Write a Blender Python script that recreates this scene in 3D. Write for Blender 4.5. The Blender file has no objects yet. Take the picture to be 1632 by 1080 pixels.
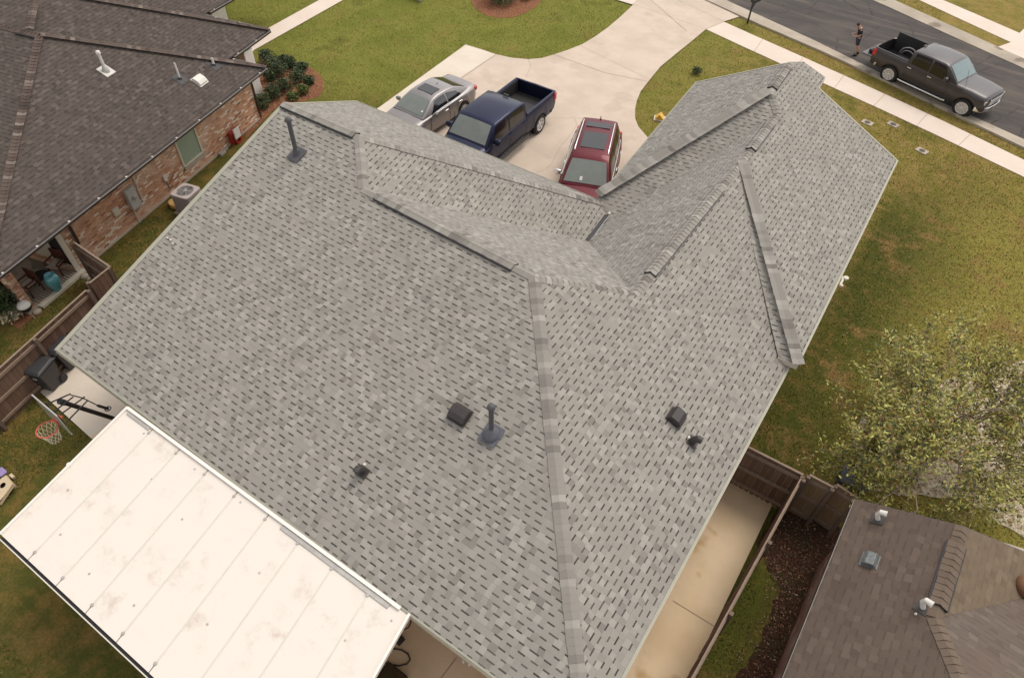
import bpy, math, random
import numpy as np
from mathutils import Vector, Matrix
random.seed(7)
rng = np.random.default_rng(7)
sc = bpy.context.scene
R = math.radians

# ------------------------------------------------------------------ camera
CAM = Vector((15.7536, -2.9990, 16.3349))
CR = Vector((0.82615295, 0.56307808, 0.02035627))
CU = Vector((-0.43456619, 0.61377091, 0.65911873))
CB = Vector((0.35864122, -0.55337903, 0.75176334))
FPX = 1101.30175
cam = bpy.data.cameras.new('camera')
cam.sensor_width = 36.0
cam.lens = FPX / 1632 * 36.0
cam.clip_end = 600
cam.clip_start = 0.1
co = bpy.data.objects.new('camera', cam)
co.matrix_world = Matrix(((CR.x, CU.x, CB.x, CAM.x), (CR.y, CU.y, CB.y, CAM.y), (CR.z, CU.z, CB.z, CAM.z), (0, 0, 0, 1)))
sc.collection.objects.link(co)
sc.camera = co

# ------------------------------------------------------------------ light
SUN = Vector((0.10, 0.52, 0.85)).normalized()   # towards the sun
w = bpy.data.worlds.new("World")
sc.world = w
w.use_nodes = True
nt = w.node_tree
for n in list(nt.nodes): nt.nodes.remove(n)
sky = nt.nodes.new('ShaderNodeTexSky')
sky.sky_type = 'NISHITA'
sky.sun_disc = False
sky.sun_elevation = math.asin(SUN.z)
sky.sun_rotation = math.atan2(SUN.x, SUN.y)
hs = nt.nodes.new('ShaderNodeHueSaturation')
hs.inputs['Saturation'].default_value = 0.22
tint = nt.nodes.new('ShaderNodeMix')
tint.data_type = 'RGBA'; tint.blend_type = 'MULTIPLY'
tint.inputs[0].default_value = 1.0
tint.inputs[7].default_value = (1.0, 0.955, 0.90, 1)
bg = nt.nodes.new('ShaderNodeBackground')
bg.inputs[1].default_value = 0.15
wo = nt.nodes.new('ShaderNodeOutputWorld')
nt.links.new(sky.outputs[0], hs.inputs['Color'])
nt.links.new(hs.outputs[0], tint.inputs[6])
nt.links.new(tint.outputs[2], bg.inputs[0])
nt.links.new(bg.outputs[0], wo.inputs[0])
sl = bpy.data.lights.new('sun', 'SUN')
sl.energy = 0.95
sl.angle = R(28)
sl.color = (1.0, 0.93, 0.84)
so = bpy.data.objects.new('sun', sl)
so.rotation_euler = SUN.to_track_quat('Z', 'Y').to_euler()
so.location = SUN * 60
sc.collection.objects.link(so)
sc.view_settings.view_transform = 'Standard'
sc.view_settings.look = 'None'
sc.view_settings.exposure = 0.78
sc.view_settings.gamma = 1.0

# ------------------------------------------------------------------ helpers
def ray(px, py):
    return -CB + CR * ((px - 816) / FPX) - CU * ((py - 540) / FPX)
def at(px, py, z=0.0):
    d = ray(px, py)
    return CAM + d * ((z - CAM.z) / d.z)
def onpl(px, py, n, P0):
    d = ray(px, py); n = Vector(n)
    return CAM + d * (n.dot(Vector(P0) - CAM) / n.dot(d))

class MB:
    def __init__(s):
        s.v = []; s.f = []; s.m = []; s.uv = []
    def face(s, pts, mat=0, uv=None):
        b = len(s.v)
        s.v += [tuple(p) for p in pts]
        s.f.append(tuple(range(b, b + len(pts)))); s.m.append(mat); s.uv.append(uv)
    def mesh(s, verts, faces, mat=0, uvs=None):
        b = len(s.v)
        s.v += [tuple(p) for p in verts]
        for i, f in enumerate(faces):
            s.f.append(tuple(b + k for k in f)); s.m.append(mat); s.uv.append(uvs[i] if uvs else None)
    def poly(s, pts, mat=0, off=(0, 0)):
        """planar-ish polygon with uv in metres: u along the level direction, v up the slope"""
        pts = [Vector(p) for p in pts]
        n = Vector((0, 0, 0))
        for i in range(len(pts)):
            a, b = pts[i], pts[(i + 1) % len(pts)]
            n += Vector(((a.y - b.y) * (a.z + b.z), (a.z - b.z) * (a.x + b.x), (a.x - b.x) * (a.y + b.y)))
        n.normalize()
        if abs(n.z) > 0.999: cu = Vector((1, 0, 0))
        else: cu = Vector((0, 0, 1)).cross(n).normalized()
        cv = n.cross(cu)
        s.face(pts, mat, [(p.dot(cu) + off[0], p.dot(cv) + off[1]) for p in pts])
    def box(s, x0, x1, y0, y1, z0, z1, mat=0, M=None):
        P = [Vector(p) for p in ((x0, y0, z0), (x1, y0, z0), (x1, y1, z0), (x0, y1, z0), (x0, y0, z1), (x1, y0, z1), (x1, y1, z1), (x0, y1, z1))]
        if M: P = [M @ p for p in P]
        for f in ((3, 2, 1, 0), (4, 5, 6, 7), (0, 1, 5, 4), (1, 2, 6, 5), (2, 3, 7, 6), (3, 0, 4, 7)):
            s.poly([P[i] for i in f], mat)
    def bar(s, a, b, w, h, mat=0, up=(0, 0, 1)):
        """rectangular bar a->b; w sideways, h along up"""
        a = Vector(a); b = Vector(b); t = (b - a).normalized(); up = Vector(up)
        sd = t.cross(up)
        if sd.length < 1e-4: sd = t.cross(Vector((1, 0, 0)))
        sd.normalize(); u = sd.cross(t)
        M = Matrix(((t.x, sd.x, u.x, a.x), (t.y, sd.y, u.y, a.y), (t.z, sd.z, u.z, a.z), (0, 0, 0, 1)))
        s.box(0, (b - a).length, -w / 2, w / 2, -h / 2, h / 2, mat, M)
    def tube(s, pts, r, n=8, mat=0, cap=True):
        pts = [Vector(p) for p in pts]
        rs = r if isinstance(r, (list, tuple)) else [r] * len(pts)
        rings = []; prev = None
        for i, p in enumerate(pts):
            t = (pts[min(i + 1, len(pts) - 1)] - pts[max(i - 1, 0)]).normalized()
            if prev is None:
                a = Vector((0, 0, 1)) if abs(t.z) < .9 else Vector((1, 0, 0))
                e = t.cross(a).normalized()
            else:
                e = (prev - t * prev.dot(t)).normalized()
            prev = e; g = t.cross(e)
            rings.append([p + (e * math.cos(2 * math.pi * k / n) + g * math.sin(2 * math.pi * k / n)) * rs[i] for k in range(n)])
        V = [q for rg in rings for q in rg]; F = []
        for i in range(len(rings) - 1):
            for k in range(n):
                F.append((i * n + k, i * n + (k + 1) % n, (i + 1) * n + (k + 1) % n, (i + 1) * n + k))
        if cap:
            F.append(tuple(reversed(range(n)))); F.append(tuple(range((len(rings) - 1) * n, len(rings) * n)))
        s.mesh(V, F, mat)
    def lathe(s, prof, o=(0, 0, 0), n=16, mat=0, M=None):
        V = []; F = []
        for (r, z) in prof:
            for k in range(n):
                a = 2 * math.pi * k / n
                p = Vector((r * math.cos(a), r * math.sin(a), z))
                V.append((M @ p) if M else p + Vector(o))
        for i in range(len(prof) - 1):
            for k in range(n):
                F.append((i * n + k, i * n + (k + 1) % n, (i + 1) * n + (k + 1) % n, (i + 1) * n + k))
        if prof[0][0] > 1e-4: F.append(tuple(reversed(range(n))))
        if prof[-1][0] > 1e-4: F.append(tuple(range((len(prof) - 1) * n, len(prof) * n)))
        s.mesh(V, F, mat)
    def build(s, name, mats, parent=None, smooth=None, bevel=0.0, local=False, merge=True):
        me = bpy.data.meshes.new(name)
        me.from_pydata(s.v, [], s.f)
        if not isinstance(mats, (list, tuple)): mats = [mats]
        for m in mats: me.materials.append(m)
        me.polygons.foreach_set('material_index', s.m)
        if any(u is not None for u in s.uv):
            ul = me.uv_layers.new(name='UVMap'); k = 0
            arr = np.zeros((len(me.loops), 2), dtype=np.float32)
            for f, u in zip(s.f, s.uv):
                if u is not None: arr[k:k + len(f)] = u
                k += len(f)
            ul.data.foreach_set('uv', arr.ravel())
        if merge and smooth is not None:
            import bmesh
            bm = bmesh.new(); bm.from_mesh(me)
            bmesh.ops.remove_doubles(bm, verts=bm.verts, dist=1e-4)
            bmesh.ops.recalc_face_normals(bm, faces=bm.faces)
            bm.to_mesh(me); bm.free()
        if smooth is not None:
            me.polygons.foreach_set('use_smooth', [True] * len(me.polygons))
            me.set_sharp_from_angle(angle=R(smooth))
        me.update()
        o = bpy.data.objects.new(name, me)
        sc.collection.objects.link(o)
        if parent is not None:
            o.parent = parent
            if not local: o.matrix_parent_inverse = parent.matrix_basis.inverted()
        if bevel:
            import bmesh
            bm = bmesh.new(); bm.from_mesh(me)
            bmesh.ops.remove_doubles(bm, verts=bm.verts, dist=1e-5)
            bm.to_mesh(me); bm.free()
            md = o.modifiers.new('bevel', 'BEVEL'); md.width = bevel; md.segments = 2; md.limit_method = 'ANGLE'
        return o

def tag(o, label=None, cat=None, group=None, kind=None):
    if label: o['label'] = label
    if cat: o['category'] = cat
    if group: o['group'] = group
    if kind: o['kind'] = kind
    return o
def thing(name, label, cat, loc=(0, 0, 0), rz=0.0, group=None):
    o = bpy.data.objects.new(name, None)
    o.location = loc; o.rotation_euler = (0, 0, rz)
    o.empty_display_size = .2
    sc.collection.objects.link(o)
    return tag(o, label, cat, group)
def sub(o, part, root):
    """make o, built in world coordinates, a sub-part of part (itself built in world coordinates under root)"""
    o.parent = part; o.matrix_parent_inverse = (root.matrix_basis @ part.matrix_parent_inverse).inverted()
    return o
def copy_tree(o, parent=None):
    c = o.copy(); sc.collection.objects.link(c)
    if parent is not None: c.parent = parent
    for ch in list(o.children): copy_tree(ch, c)
    return c

# ------------------------------------------------------------------ materials
class NT:
    def __init__(s, name):
        s.mat = bpy.data.materials.new(name); s.mat.use_nodes = True
        s.t = s.mat.node_tree; s.b = s.t.nodes['Principled BSDF']
    def n(s, typ, **kw):
        x = s.t.nodes.new(typ)
        for k, v in kw.items(): setattr(x, k, v)
        return x
    def set(s, inp, v):
        if isinstance(v, bpy.types.NodeSocket): s.t.links.new(v, inp)
        elif isinstance(v, (tuple, list)) and len(v) == 3 and inp.type == 'RGBA': inp.default_value = (*v, 1)
        else: inp.default_value = v
    def m(s, op, a, b=0.0, c=0.0):
        x = s.n('ShaderNodeMath', operation=op)
        s.set(x.inputs[0], a); s.set(x.inputs[1], b); s.set(x.inputs[2], c)
        return x.outputs[0]
    def mix(s, f, a, b, blend='MIX'):
        x = s.n('ShaderNodeMix', data_type='RGBA', blend_type=blend)
        s.set(x.inputs[0], f); s.set(x.inputs[6], a); s.set(x.inputs[7], b)
        return x.outputs[2]
    def noise(s, vec, scale, detail=3.0, rough=.55):
        x = s.n('ShaderNodeTexNoise')
        if vec is not None: s.t.links.new(vec, x.inputs['Vector'])
        x.inputs['Scale'].default_value = scale; x.inputs['Detail'].default_value = detail; x.inputs['Roughness'].default_value = rough
        return x.outputs['Fac']
    def white(s, a, b):
        x = s.n('ShaderNodeTexWhiteNoise', noise_dimensions='2D')
        c = s.n('ShaderNodeCombineXYZ'); s.set(c.inputs[0], a); s.set(c.inputs[1], b)
        s.t.links.new(c.outputs[0], x.inputs['Vector'])
        return x.outputs['Value']
    def ramp(s, f, stops, interp='LINEAR'):
        x = s.n('ShaderNodeValToRGB'); x.color_ramp.interpolation = interp
        e = x.color_ramp.elements
        while len(e) < len(stops): e.new(0.5)
        for i, (p, c) in enumerate(stops):
            e[i].position = p; e[i].color = (*c, 1) if len(c) == 3 else c
        s.set(x.inputs[0], f)
        return x.outputs[0]
    def sstep(s, v, a, b):
        x = s.n('ShaderNodeMapRange', interpolation_type='SMOOTHSTEP')
        s.set(x.inputs[0], v); x.inputs[1].default_value = a; x.inputs[2].default_value = b
        return x.outputs[0]
    def pos(s): return s.n('ShaderNodeNewGeometry').outputs['Position']
    def obj(s): return s.n('ShaderNodeTexCoord').outputs['Object']
    def uv(s):
        x = s.n('ShaderNodeUVMap'); x.uv_map = 'UVMap'
        sp = s.n('ShaderNodeSeparateXYZ'); s.t.links.new(x.outputs[0], sp.inputs[0])
        return x.outputs[0], sp.outputs[0], sp.outputs[1]
    def bump(s, h, strength=.5, dist=.02):
        x = s.n('ShaderNodeBump'); x.inputs['Strength'].default_value = strength; x.inputs['Distance'].default_value = dist
        s.set(x.inputs['Height'], h); s.t.links.new(x.outputs[0], s.b.inputs['Normal'])
    def out(s, col, rough=.8, metal=0.0, spec=.5, coat=0.0):
        s.set(s.b.inputs['Base Color'], col); s.set(s.b.inputs['Roughness'], rough)
        s.b.inputs['Metallic'].default_value = metal; s.b.inputs['Specular IOR Level'].default_value = spec
        s.b.inputs['Coat Weight'].default_value = coat; s.b.inputs['Coat Roughness'].default_value = .08
        return s.mat

def plain(name, col, rough=.6, metal=0.0, var=.12, scale=6.0, coat=0.0, spec=.5):
    """procedural: base colour with a little uneven dirt"""
    k = NT(name)
    f = k.noise(k.obj(), scale, 4)
    c = k.mix(f, tuple(x * (1 - var) for x in col), tuple(min(1, x * (1 + var)) for x in col))
    r = k.m('ADD', rough - .06, k.m('MULTIPLY', f, .12))
    return k.out(c, r, metal, spec, coat)

def shingle(name, light, mid, dark, slot, slotmix=1.0, row=.145, per=.27, contrast=1.0, moss=None, duty=(.42, .24), bandv=.79):
    k = NT(name)
    vec, u, v = k.uv()
    r = k.m('FLOOR', k.m('DIVIDE', v, row))
    fv = k.m('FRACT', k.m('DIVIDE', v, row))
    ro = k.m('ADD', k.m('MULTIPLY', r, .47), k.m('MULTIPLY', k.white(r, 3.3), .42))
    uu = k.m('ADD', k.m('DIVIDE', u, per), ro)
    # jitter inside the run so that tabs have unequal widths
    jit = k.m('MULTIPLY', k.m('SUBTRACT', k.noise(vec, 1.7, 1), .5), .9)
    uu = k.m('ADD', uu, jit)
    c = k.m('FLOOR', uu); fu = k.m('FRACT', uu)
    wdt = k.m('ADD', duty[0], k.m('MULTIPLY', k.white(c, r), duty[1]))
    inslot = k.m('LESS_THAN', fu, wdt)
    # soft tabs: each half-tab has its own blend of granules
    half = k.m('FLOOR', k.m('MULTIPLY', uu, 2.0))
    sh = k.white(half, k.m('ADD', r, .37))
    tabc = k.ramp(sh, [(0, dark), (.20, mid), (.68, mid), (.95, light), (1, light)])
    big = k.noise(vec, .55, 3)
    tabc = k.mix(k.m('MULTIPLY', k.sstep(big, .35, .75), .5), tabc, mid)
    gr = k.noise(vec, 55, 3, .7)
    tabc = k.mix(k.m('MULTIPLY', gr, .5 * contrast), tabc, tuple(x * .62 for x in mid))
    mpz = k.n('ShaderNodeMapping'); k.t.links.new(vec, mpz.inputs[0]); mpz.inputs['Scale'].default_value = (1.6, .22, 1)
    streak = k.noise(mpz.outputs[0], 1.3, 4, .65)
    tabc = k.mix(k.m('MULTIPLY', k.sstep(streak, .48, .72), .22), tabc, tuple(x * .72 for x in mid))
    stain = k.noise(vec, .9, 5)
    tabc = k.mix(k.m('MULTIPLY', k.sstep(stain, .5, .8), .28), tabc, tuple(x * .7 for x in mid))
    if moss: tabc = k.mix(k.m('MULTIPLY', k.sstep(k.noise(vec, .28, 4), .42, .66), .55), tabc, moss)
    # printed shadow band of the laminated shingle
    band = k.m('MULTIPLY', k.m('GREATER_THAN', fv, bandv), inslot)
    band = k.m('MULTIPLY', band, k.m('GREATER_THAN', k.white(c, k.m('ADD', r, 9.1)), .07))
    band = k.m('MULTIPLY', band, k.m('ADD', .68, k.m('MULTIPLY', k.white(k.m('ADD', c, 4.4), r), .32)))
    dk = k.m('MULTIPLY', band, slotmix)
    col = k.mix(dk, tabc, slot)
    line = k.m('LESS_THAN', fv, .06)
    col = k.mix(k.m('MULTIPLY', line, .16), col, slot)
    hgt = k.m('SUBTRACT', k.m('MULTIPLY', k.m('SUBTRACT', 1.0, inslot), 1.0), k.m('MULTIPLY', fv, .9))
    hgt = k.m('ADD', hgt, k.m('MULTIPLY', gr, .35))
    k.bump(hgt, .55, .012)
    return k.out(col, .93, spec=.25)

def capmat(name, light, mid, dark):
    k = NT(name)
    vec, u, v = k.uv()
    c = k.m('FLOOR', u)
    sh = k.white(c, k.m('FLOOR', v))
    col = k.ramp(sh, [(0, dark), (.3, mid), (.75, mid), (1, light)])
    gr = k.noise(k.pos(), 60, 3, .7)
    col = k.mix(k.m('MULTIPLY', gr, .35), col, tuple(x * .6 for x in mid))
    k.bump(gr, .4, .008)
    return k.out(col, .93, spec=.25)

M = {}
M['roof'] = shingle('grey shingle', (.405, .378, .335), (.312, .290, .254), (.200, .184, .161), (.050, .044, .040), per=.265)
M['roof_steep'] = shingle('grey shingle front', (.40, .38, .345), (.285, .268, .24), (.16, .149, .134), (.09, .083, .075), slotmix=.8, per=.24)
M['cap'] = capmat('grey ridge cap', (.40, .375, .335), (.290, .268, .236), (.175, .160, .142))
M['brown_roof'] = shingle('brown shingle', (.148, .120, .102), (.098, .079, .067), (.060, .049, .042), (.034, .025, .022), slotmix=.85, per=.31, duty=(.46, .3))
M['brown_cap'] = capmat('brown ridge cap', (.24, .195, .165), (.115, .085, .070), (.060, .044, .037))
M['rust_roof'] = shingle('reddish brown shingle', (.150, .110, .085), (.118, .086, .068), (.088, .064, .050), (.055, .040, .033), slotmix=.45, per=.33, moss=(.115, .088, .064))
M['tan_roof'] = shingle('tan weathered shingle', (.22, .165, .115), (.18, .132, .090), (.135, .098, .068), (.10, .072, .050), slotmix=.4, per=.33, moss=(.18, .135, .085))
M['slate_roof'] = shingle('dull grey brown shingle', (.19, .155, .125), (.135, .108, .086), (.09, .07, .057), (.06, .048, .04), slotmix=.4, per=.33, moss=(.15, .10, .08))
M['rust_cap'] = capmat('tan brown ridge cap', (.175, .132, .10), (.155, .115, .085), (.13, .096, .072))

def brick(name, cols, mortar, cream=.06, cc=(.62, .52, .42), dirt=.45):
    k = NT(name); vec, u, v = k.uv()
    hr = .075; bl = .215
    r = k.m('FLOOR', k.m('DIVIDE', v, hr)); fv = k.m('FRACT', k.m('DIVIDE', v, hr))
    uu = k.m('ADD', k.m('DIVIDE', u, bl), k.m('MULTIPLY', r, .5))
    c = k.m('FLOOR', uu); fu = k.m('FRACT', uu)
    wn = k.white(c, r)
    col = k.ramp(wn, [(0, cols[0]), (.25, cols[1]), (.5, cols[2]), (.75, cols[3]), (1 - cream, cols[1]), (1 - cream + .001, cc), (1, cc)])
    ns = k.noise(vec, 30, 4)
    col = k.mix(k.m('MULTIPLY', ns, dirt), col, tuple(x * .5 for x in cols[1]))
    col = k.mix(k.m('MULTIPLY', k.sstep(k.noise(vec, 1.1, 3), .45, .7), .35), col, cc)
    mo = k.m('MAXIMUM', k.m('GREATER_THAN', fv, .84), k.m('GREATER_THAN', fu, .94))
    col = k.mix(mo, col, mortar)
    k.bump(k.m('SUBTRACT', k.m('MULTIPLY', ns, .3), mo), .6, .01)
    return k.out(col, .9, spec=.2)
M['brick_old'] = brick('old red brick', [(.30, .13, .08), (.64, .33, .19), (.74, .45, .28), (.52, .27, .165)], (.30, .22, .165), cream=.14, cc=(.85, .72, .58), dirt=.25)
M['brick_own'] = brick('house brick', [(.24, .09, .06), (.36, .15, .10), (.42, .21, .15), (.30, .12, .09)], (.42, .36, .30), cream=.03)

def concrete(name, a, b, stain=None, samt=.5, scale=.7):
    k = NT(name); p = k.pos()
    f = k.noise(p, scale, 5, .6)
    col = k.mix(k.sstep(f, .3, .7), a, b)
    f2 = k.noise(p, 9, 5, .7)
    col = k.mix(k.m('MULTIPLY', f2, .22), col, tuple(x * .72 for x in a))
    f3 = k.noise(p, 90, 2, .7)
    col = k.mix(k.m('MULTIPLY', f3, .16), col, tuple(x * .6 for x in a))
    if stain:
        s_ = k.sstep(k.noise(p, .62, 3, .5), .60, .66)
        col = k.mix(k.m('MULTIPLY', s_, samt), col, stain)
    k.bump(f3, .15, .004)
    return k.out(col, .88, spec=.3)
M['conc'] = concrete('driveway concrete', (.56, .455, .36), (.66, .545, .44), stain=(.42, .33, .25), samt=.30)
M['conc_new'] = concrete('pale new concrete', (.66, .57, .46), (.74, .65, .54))
M['walk'] = concrete('sidewalk concrete', (.70, .585, .49), (.76, .64, .55))
M['slab'] = concrete('patio slab concrete', (.66, .50, .31), (.78, .62, .42), stain=(.46, .29, .12), samt=.75)
M['curbc'] = concrete('gutter concrete', (.38, .32, .25), (.50, .43, .34), stain=(.16, .12, .09), samt=.7)
k = NT('asphalt'); p = k.pos()
mp = k.n('ShaderNodeMapping'); k.t.links.new(p, mp.inputs[0]); mp.inputs['Rotation'].default_value = (0, 0, R(17)); mp.inputs['Scale'].default_value = (.25, 2.2, 1)
st = k.noise(mp.outputs[0], .9, 5, .6)
col = k.ramp(st, [(.3, (.060, .052, .050)), (.52, (.080, .068, .062)), (.66, (.150, .120, .095))])
f3 = k.noise(p, 30, 4, .8)
col = k.mix(k.m('MULTIPLY', f3, .5), col, (.045, .040, .039))
f4 = k.noise(p, .35, 3)
col = k.mix(k.m('MULTIPLY', k.sstep(f4, .5, .7), .5), col, (.12, .098, .08))
vo = k.n('ShaderNodeTexVoronoi'); vo.feature = 'DISTANCE_TO_EDGE'; k.t.links.new(p, vo.inputs['Vector']); vo.inputs['Scale'].default_value = .33
ck = k.m('LESS_THAN', k.m('ADD', vo.outputs['Distance'], k.m('MULTIPLY', k.noise(p, 2.2, 4), .05)), .030)
col = k.mix(k.m('MULTIPLY', ck, .55), col, (.02, .018, .017))
k.bump(f3, .4, .01)
M['asphalt'] = k.out(col, .9, spec=.3)

# lawn: greener towards the neighbour's front garden, dry and tan on the open right side
k = NT('lawn'); p = k.pos(); sp = k.n('ShaderNodeSeparateXYZ'); k.t.links.new(p, sp.inputs[0])
X, Y = sp.outputs[0], sp.outputs[1]
wob = k.m('MULTIPLY', k.m('SUBTRACT', k.noise(p, .12, 4), .5), 14.0)
north = k.sstep(k.m('ADD', Y, wob), 12, 19)
rightd = k.sstep(k.m('ADD', X, k.m('MULTIPLY', wob, .6)), 1.0, 9.0)
big = k.noise(p, .42, 5, .65)
med = k.noise(p, 1.7, 5, .7)
fine = k.noise(p, 14, 4, .75)
vf = k.noise(p, 55, 2, .7)
back = k.mix(k.sstep(med, .40, .66), (.105, .108, .024), (.260, .165, .048))
green = k.mix(k.sstep(big, .34, .66), (.195, .215, .036), (.290, .280, .060))
dry = k.mix(k.sstep(med, .36, .64), (.250, .210, .042), (.380, .265, .085))
col = k.mix(rightd, green, dry)
col = k.mix(north, back, col)
# right-hand side yard: denser grass and eave shade painted as dark green by the house
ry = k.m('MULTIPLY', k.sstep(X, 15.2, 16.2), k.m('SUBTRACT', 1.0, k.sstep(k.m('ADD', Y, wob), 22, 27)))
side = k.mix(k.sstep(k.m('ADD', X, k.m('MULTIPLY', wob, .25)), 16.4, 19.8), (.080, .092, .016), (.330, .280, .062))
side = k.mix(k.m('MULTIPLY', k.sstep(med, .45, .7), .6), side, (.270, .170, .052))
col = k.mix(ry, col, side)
col = k.mix(k.m('MULTIPLY', k.sstep(big, .54, .68), .55), col, (.088, .108, .016))
col = k.mix(k.m('MULTIPLY', k.m('MULTIPLY', k.sstep(k.noise(p, .55, 5, .72), .53, .66), k.m('ADD', .3, k.m('MULTIPLY', rightd, .5))), 1.0), col, (.330, .195, .075))
col = k.mix(k.m('MULTIPLY', k.sstep(fine, .3, .75), .55), col, (.050, .052, .010))
col = k.mix(k.m('MULTIPLY', k.sstep(vf, .5, .8), .40), col, (.30, .25, .085))
k.bump(k.m('ADD', fine, k.m('MULTIPLY', vf, .6)), .8, .06)
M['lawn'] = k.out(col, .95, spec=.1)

def soil(name, a, b, c, sc_=14.0):
    k = NT(name); p = k.pos()
    f = k.noise(p, sc_, 5, .8); g = k.noise(p, 1.2, 4)
    col = k.mix(k.sstep(f, .35, .65), a, b)
    col = k.mix(k.m('MULTIPLY', k.sstep(g, .45, .62), .7), col, c)
    k.bump(f, .9, .05)
    return k.out(col, .95, spec=.1)
M['mulch'] = soil('brown mulch', (.14, .055, .03), (.40, .18, .095), (.27, .12, .065))
M['leaf_soil'] = soil('soil under fallen leaves', (.040, .022, .014), (.11, .048, .030), (.060, .055, .022), 30.0)
M['litter'] = soil('leaf littered concrete', (.32, .25, .16), (.66, .57, .44), (.52, .42, .28), 8.0)
M['slate'] = None
k = NT('patio slate'); vec, u, v = k.uv()
mp = k.n('ShaderNodeMapping'); k.t.links.new(vec, mp.inputs[0]); mp.inputs['Scale'].default_value = (1.7, 2.1, 1)
vo = k.n('ShaderNodeTexVoronoi'); vo.distance = 'CHEBYCHEV'; k.t.links.new(mp.outputs[0], vo.inputs['Vector']); vo.inputs['Scale'].default_value = 1.0; vo.inputs['Randomness'].default_value = .7
spc = k.n('ShaderNodeSeparateXYZ'); k.t.links.new(vo.outputs['Color'], spc.inputs[0])
col = k.ramp(spc.outputs[0], [(0, (.26, .25, .19)), (.4, (.42, .35, .27)), (.7, (.52, .43, .32)), (1, (.33, .32, .25))])
col = k.mix(k.m('MULTIPLY', k.noise(vec, 12, 4), .4), col, (.08, .07, .055))
M['slate'] = k.out(col, .8)

# white patio cover panels with grime
k = NT('white patio cover'); vec, u, v = k.uv()
g1 = k.noise(vec, 1.3, 6, .75); g2 = k.noise(vec, .6, 4); g3 = k.noise(vec, 26, 3, .8)
col = k.mix(k.m('MULTIPLY', k.m('MULTIPLY', k.sstep(g1, .5, .78), k.sstep(g2, .35, .65)), .85), (.72, .655, .58), (.46, .34, .27))
col = k.mix(k.m('MULTIPLY', k.sstep(g3, .60, .8), .45), col, (.55, .43, .34))
M['cover'] = k.out(col, k.m('ADD', .30, k.m('MULTIPLY', g2, .2)), spec=.5)
M['white'] = plain('white painted metal', (.80, .75, .68), .45)
M['trim'] = plain('pale drip edge', (.50, .46, .37), .5)
M['drip'] = plain('pale drip edge metal', (.36, .345, .27), .6)
M['trimcream'] = plain('cream painted trim', (.60, .54, .43), .6)
M['darktrim'] = plain('dark bronze gutter', (.045, .032, .027), .4, spec=.6)
M['gutterw'] = plain('off white gutter', (.62, .58, .50), .4)
M['soffit'] = plain('soffit', (.42, .36, .29), .8)
M['blackm'] = plain('black metal', (.018, .017, .018), .45, spec=.5)
M['blackp'] = plain('charcoal plastic', (.022, .021, .023), .55)
M['binp'] = plain('grey black bin plastic', (.040, .038, .041), .5, var=.25)
M['lead'] = plain('weathered lead grey', (.105, .105, .125), .6, var=.3)
M['leadp'] = plain('dark grey vent pipe', (.075, .070, .078), .6, var=.25)
M['ventb'] = plain('brown black vent box', (.040, .033, .031), .55, var=.3)
M['galv'] = plain('galvanised metal', (.42, .40, .37), .45, metal=.3, var=.3)
M['galv2'] = plain('tarnished vent metal', (.16, .17, .165), .4, metal=.3, var=.7, scale=16)
M['pvc'] = plain('white pvc', (.66, .62, .56), .5)
M['glass'] = None
def glass(name, col, rough=.12):
    k = NT(name); f = k.noise(k.obj(), 2.5, 3)
    c = k.mix(f, tuple(x * .8 for x in col), tuple(x * 1.25 for x in col))
    return k.out(c, rough, spec=.9)
M['glass'] = glass('windscreen glass', (.17, .19, .165), .2)
M['glassd'] = glass('tinted side glass', (.010, .010, .011))
M['glassb'] = glass('blue tinted windscreen', (.12, .18, .18), .15)
def paint(name, col, metal=.35, rough=.40):
    k = NT(name); f = k.noise(k.obj(), 3, 4)
    c = k.mix(k.m('MULTIPLY', k.sstep(f, .4, .8), .25), col, tuple(min(1, x * 1.25 + .01) for x in col))
    return k.out(c, k.m('ADD', rough, k.m('MULTIPLY', f, .1)), metal, .4, .25)
M['silver'] = paint('silver grey car paint', (.27, .25, .245), .75)
M['navy'] = paint('navy blue truck paint', (.012, .016, .045), .6)
M['maroon'] = paint('maroon suv paint', (.105, .006, .013), .4)
M['grey'] = paint('dark grey truck paint', (.082, .076, .078), .85)
M['tyre'] = plain('tyre rubber', (.014, .013, .013), .8)
M['rim'] = plain('alloy wheel', (.70, .68, .65), .3, metal=.3)
M['chrome'] = plain('chrome', (.75, .74, .72), .18, metal=.95, var=.05)
M['red'] = plain('red tail lamp', (.50, .018, .02), .25)
M['lampw'] = plain('clear lamp lens', (.42, .41, .40), .12, metal=.4)
M['bedl'] = plain('black bed liner', (.020, .018, .017), .75)
M['skin'] = plain('skin', (.50, .27, .19), .6)
M['hair'] = plain('dark hair', (.035, .022, .016), .8)
M['tee'] = plain('black t shirt', (.014, .012, .012), .9)
M['shorts'] = plain('navy shorts', (.035, .040, .058), .9)
M['shoe'] = plain('black shoes', (.012, .012, .012), .7)
M['phone'] = plain('phone glass', (.02, .02, .025), .2)
def wood(name, a, b, c):
    k = NT(name); vec, u, v = k.uv()
    bd = k.m('FLOOR', k.m('DIVIDE', u, .14)); wn = k.white(bd, 2.0)
    mp = k.n('ShaderNodeMapping'); k.t.links.new(vec, mp.inputs[0]); mp.inputs['Scale'].default_value = (12, 1.2, 1)
    f = k.noise(mp.outputs[0], 2, 5, .7)
    col = k.mix(wn, a, b); col = k.mix(k.m('MULTIPLY', f, .6), col, c)
    k.bump(f, .4, .006)
    return k.out(col, .9, spec=.15)
M['fence'] = wood('weathered brown fence boards', (.15, .088, .064), (.25, .16, .115), (.085, .050, .038))
M['fence_warm'] = wood('olive brown gate boards', (.24, .165, .09), (.33, .235, .135), (.13, .085, .05))
M['rail'] = plain('weathered grey rail', (.25, .18, .13), .9, var=.35, scale=12)
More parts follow.
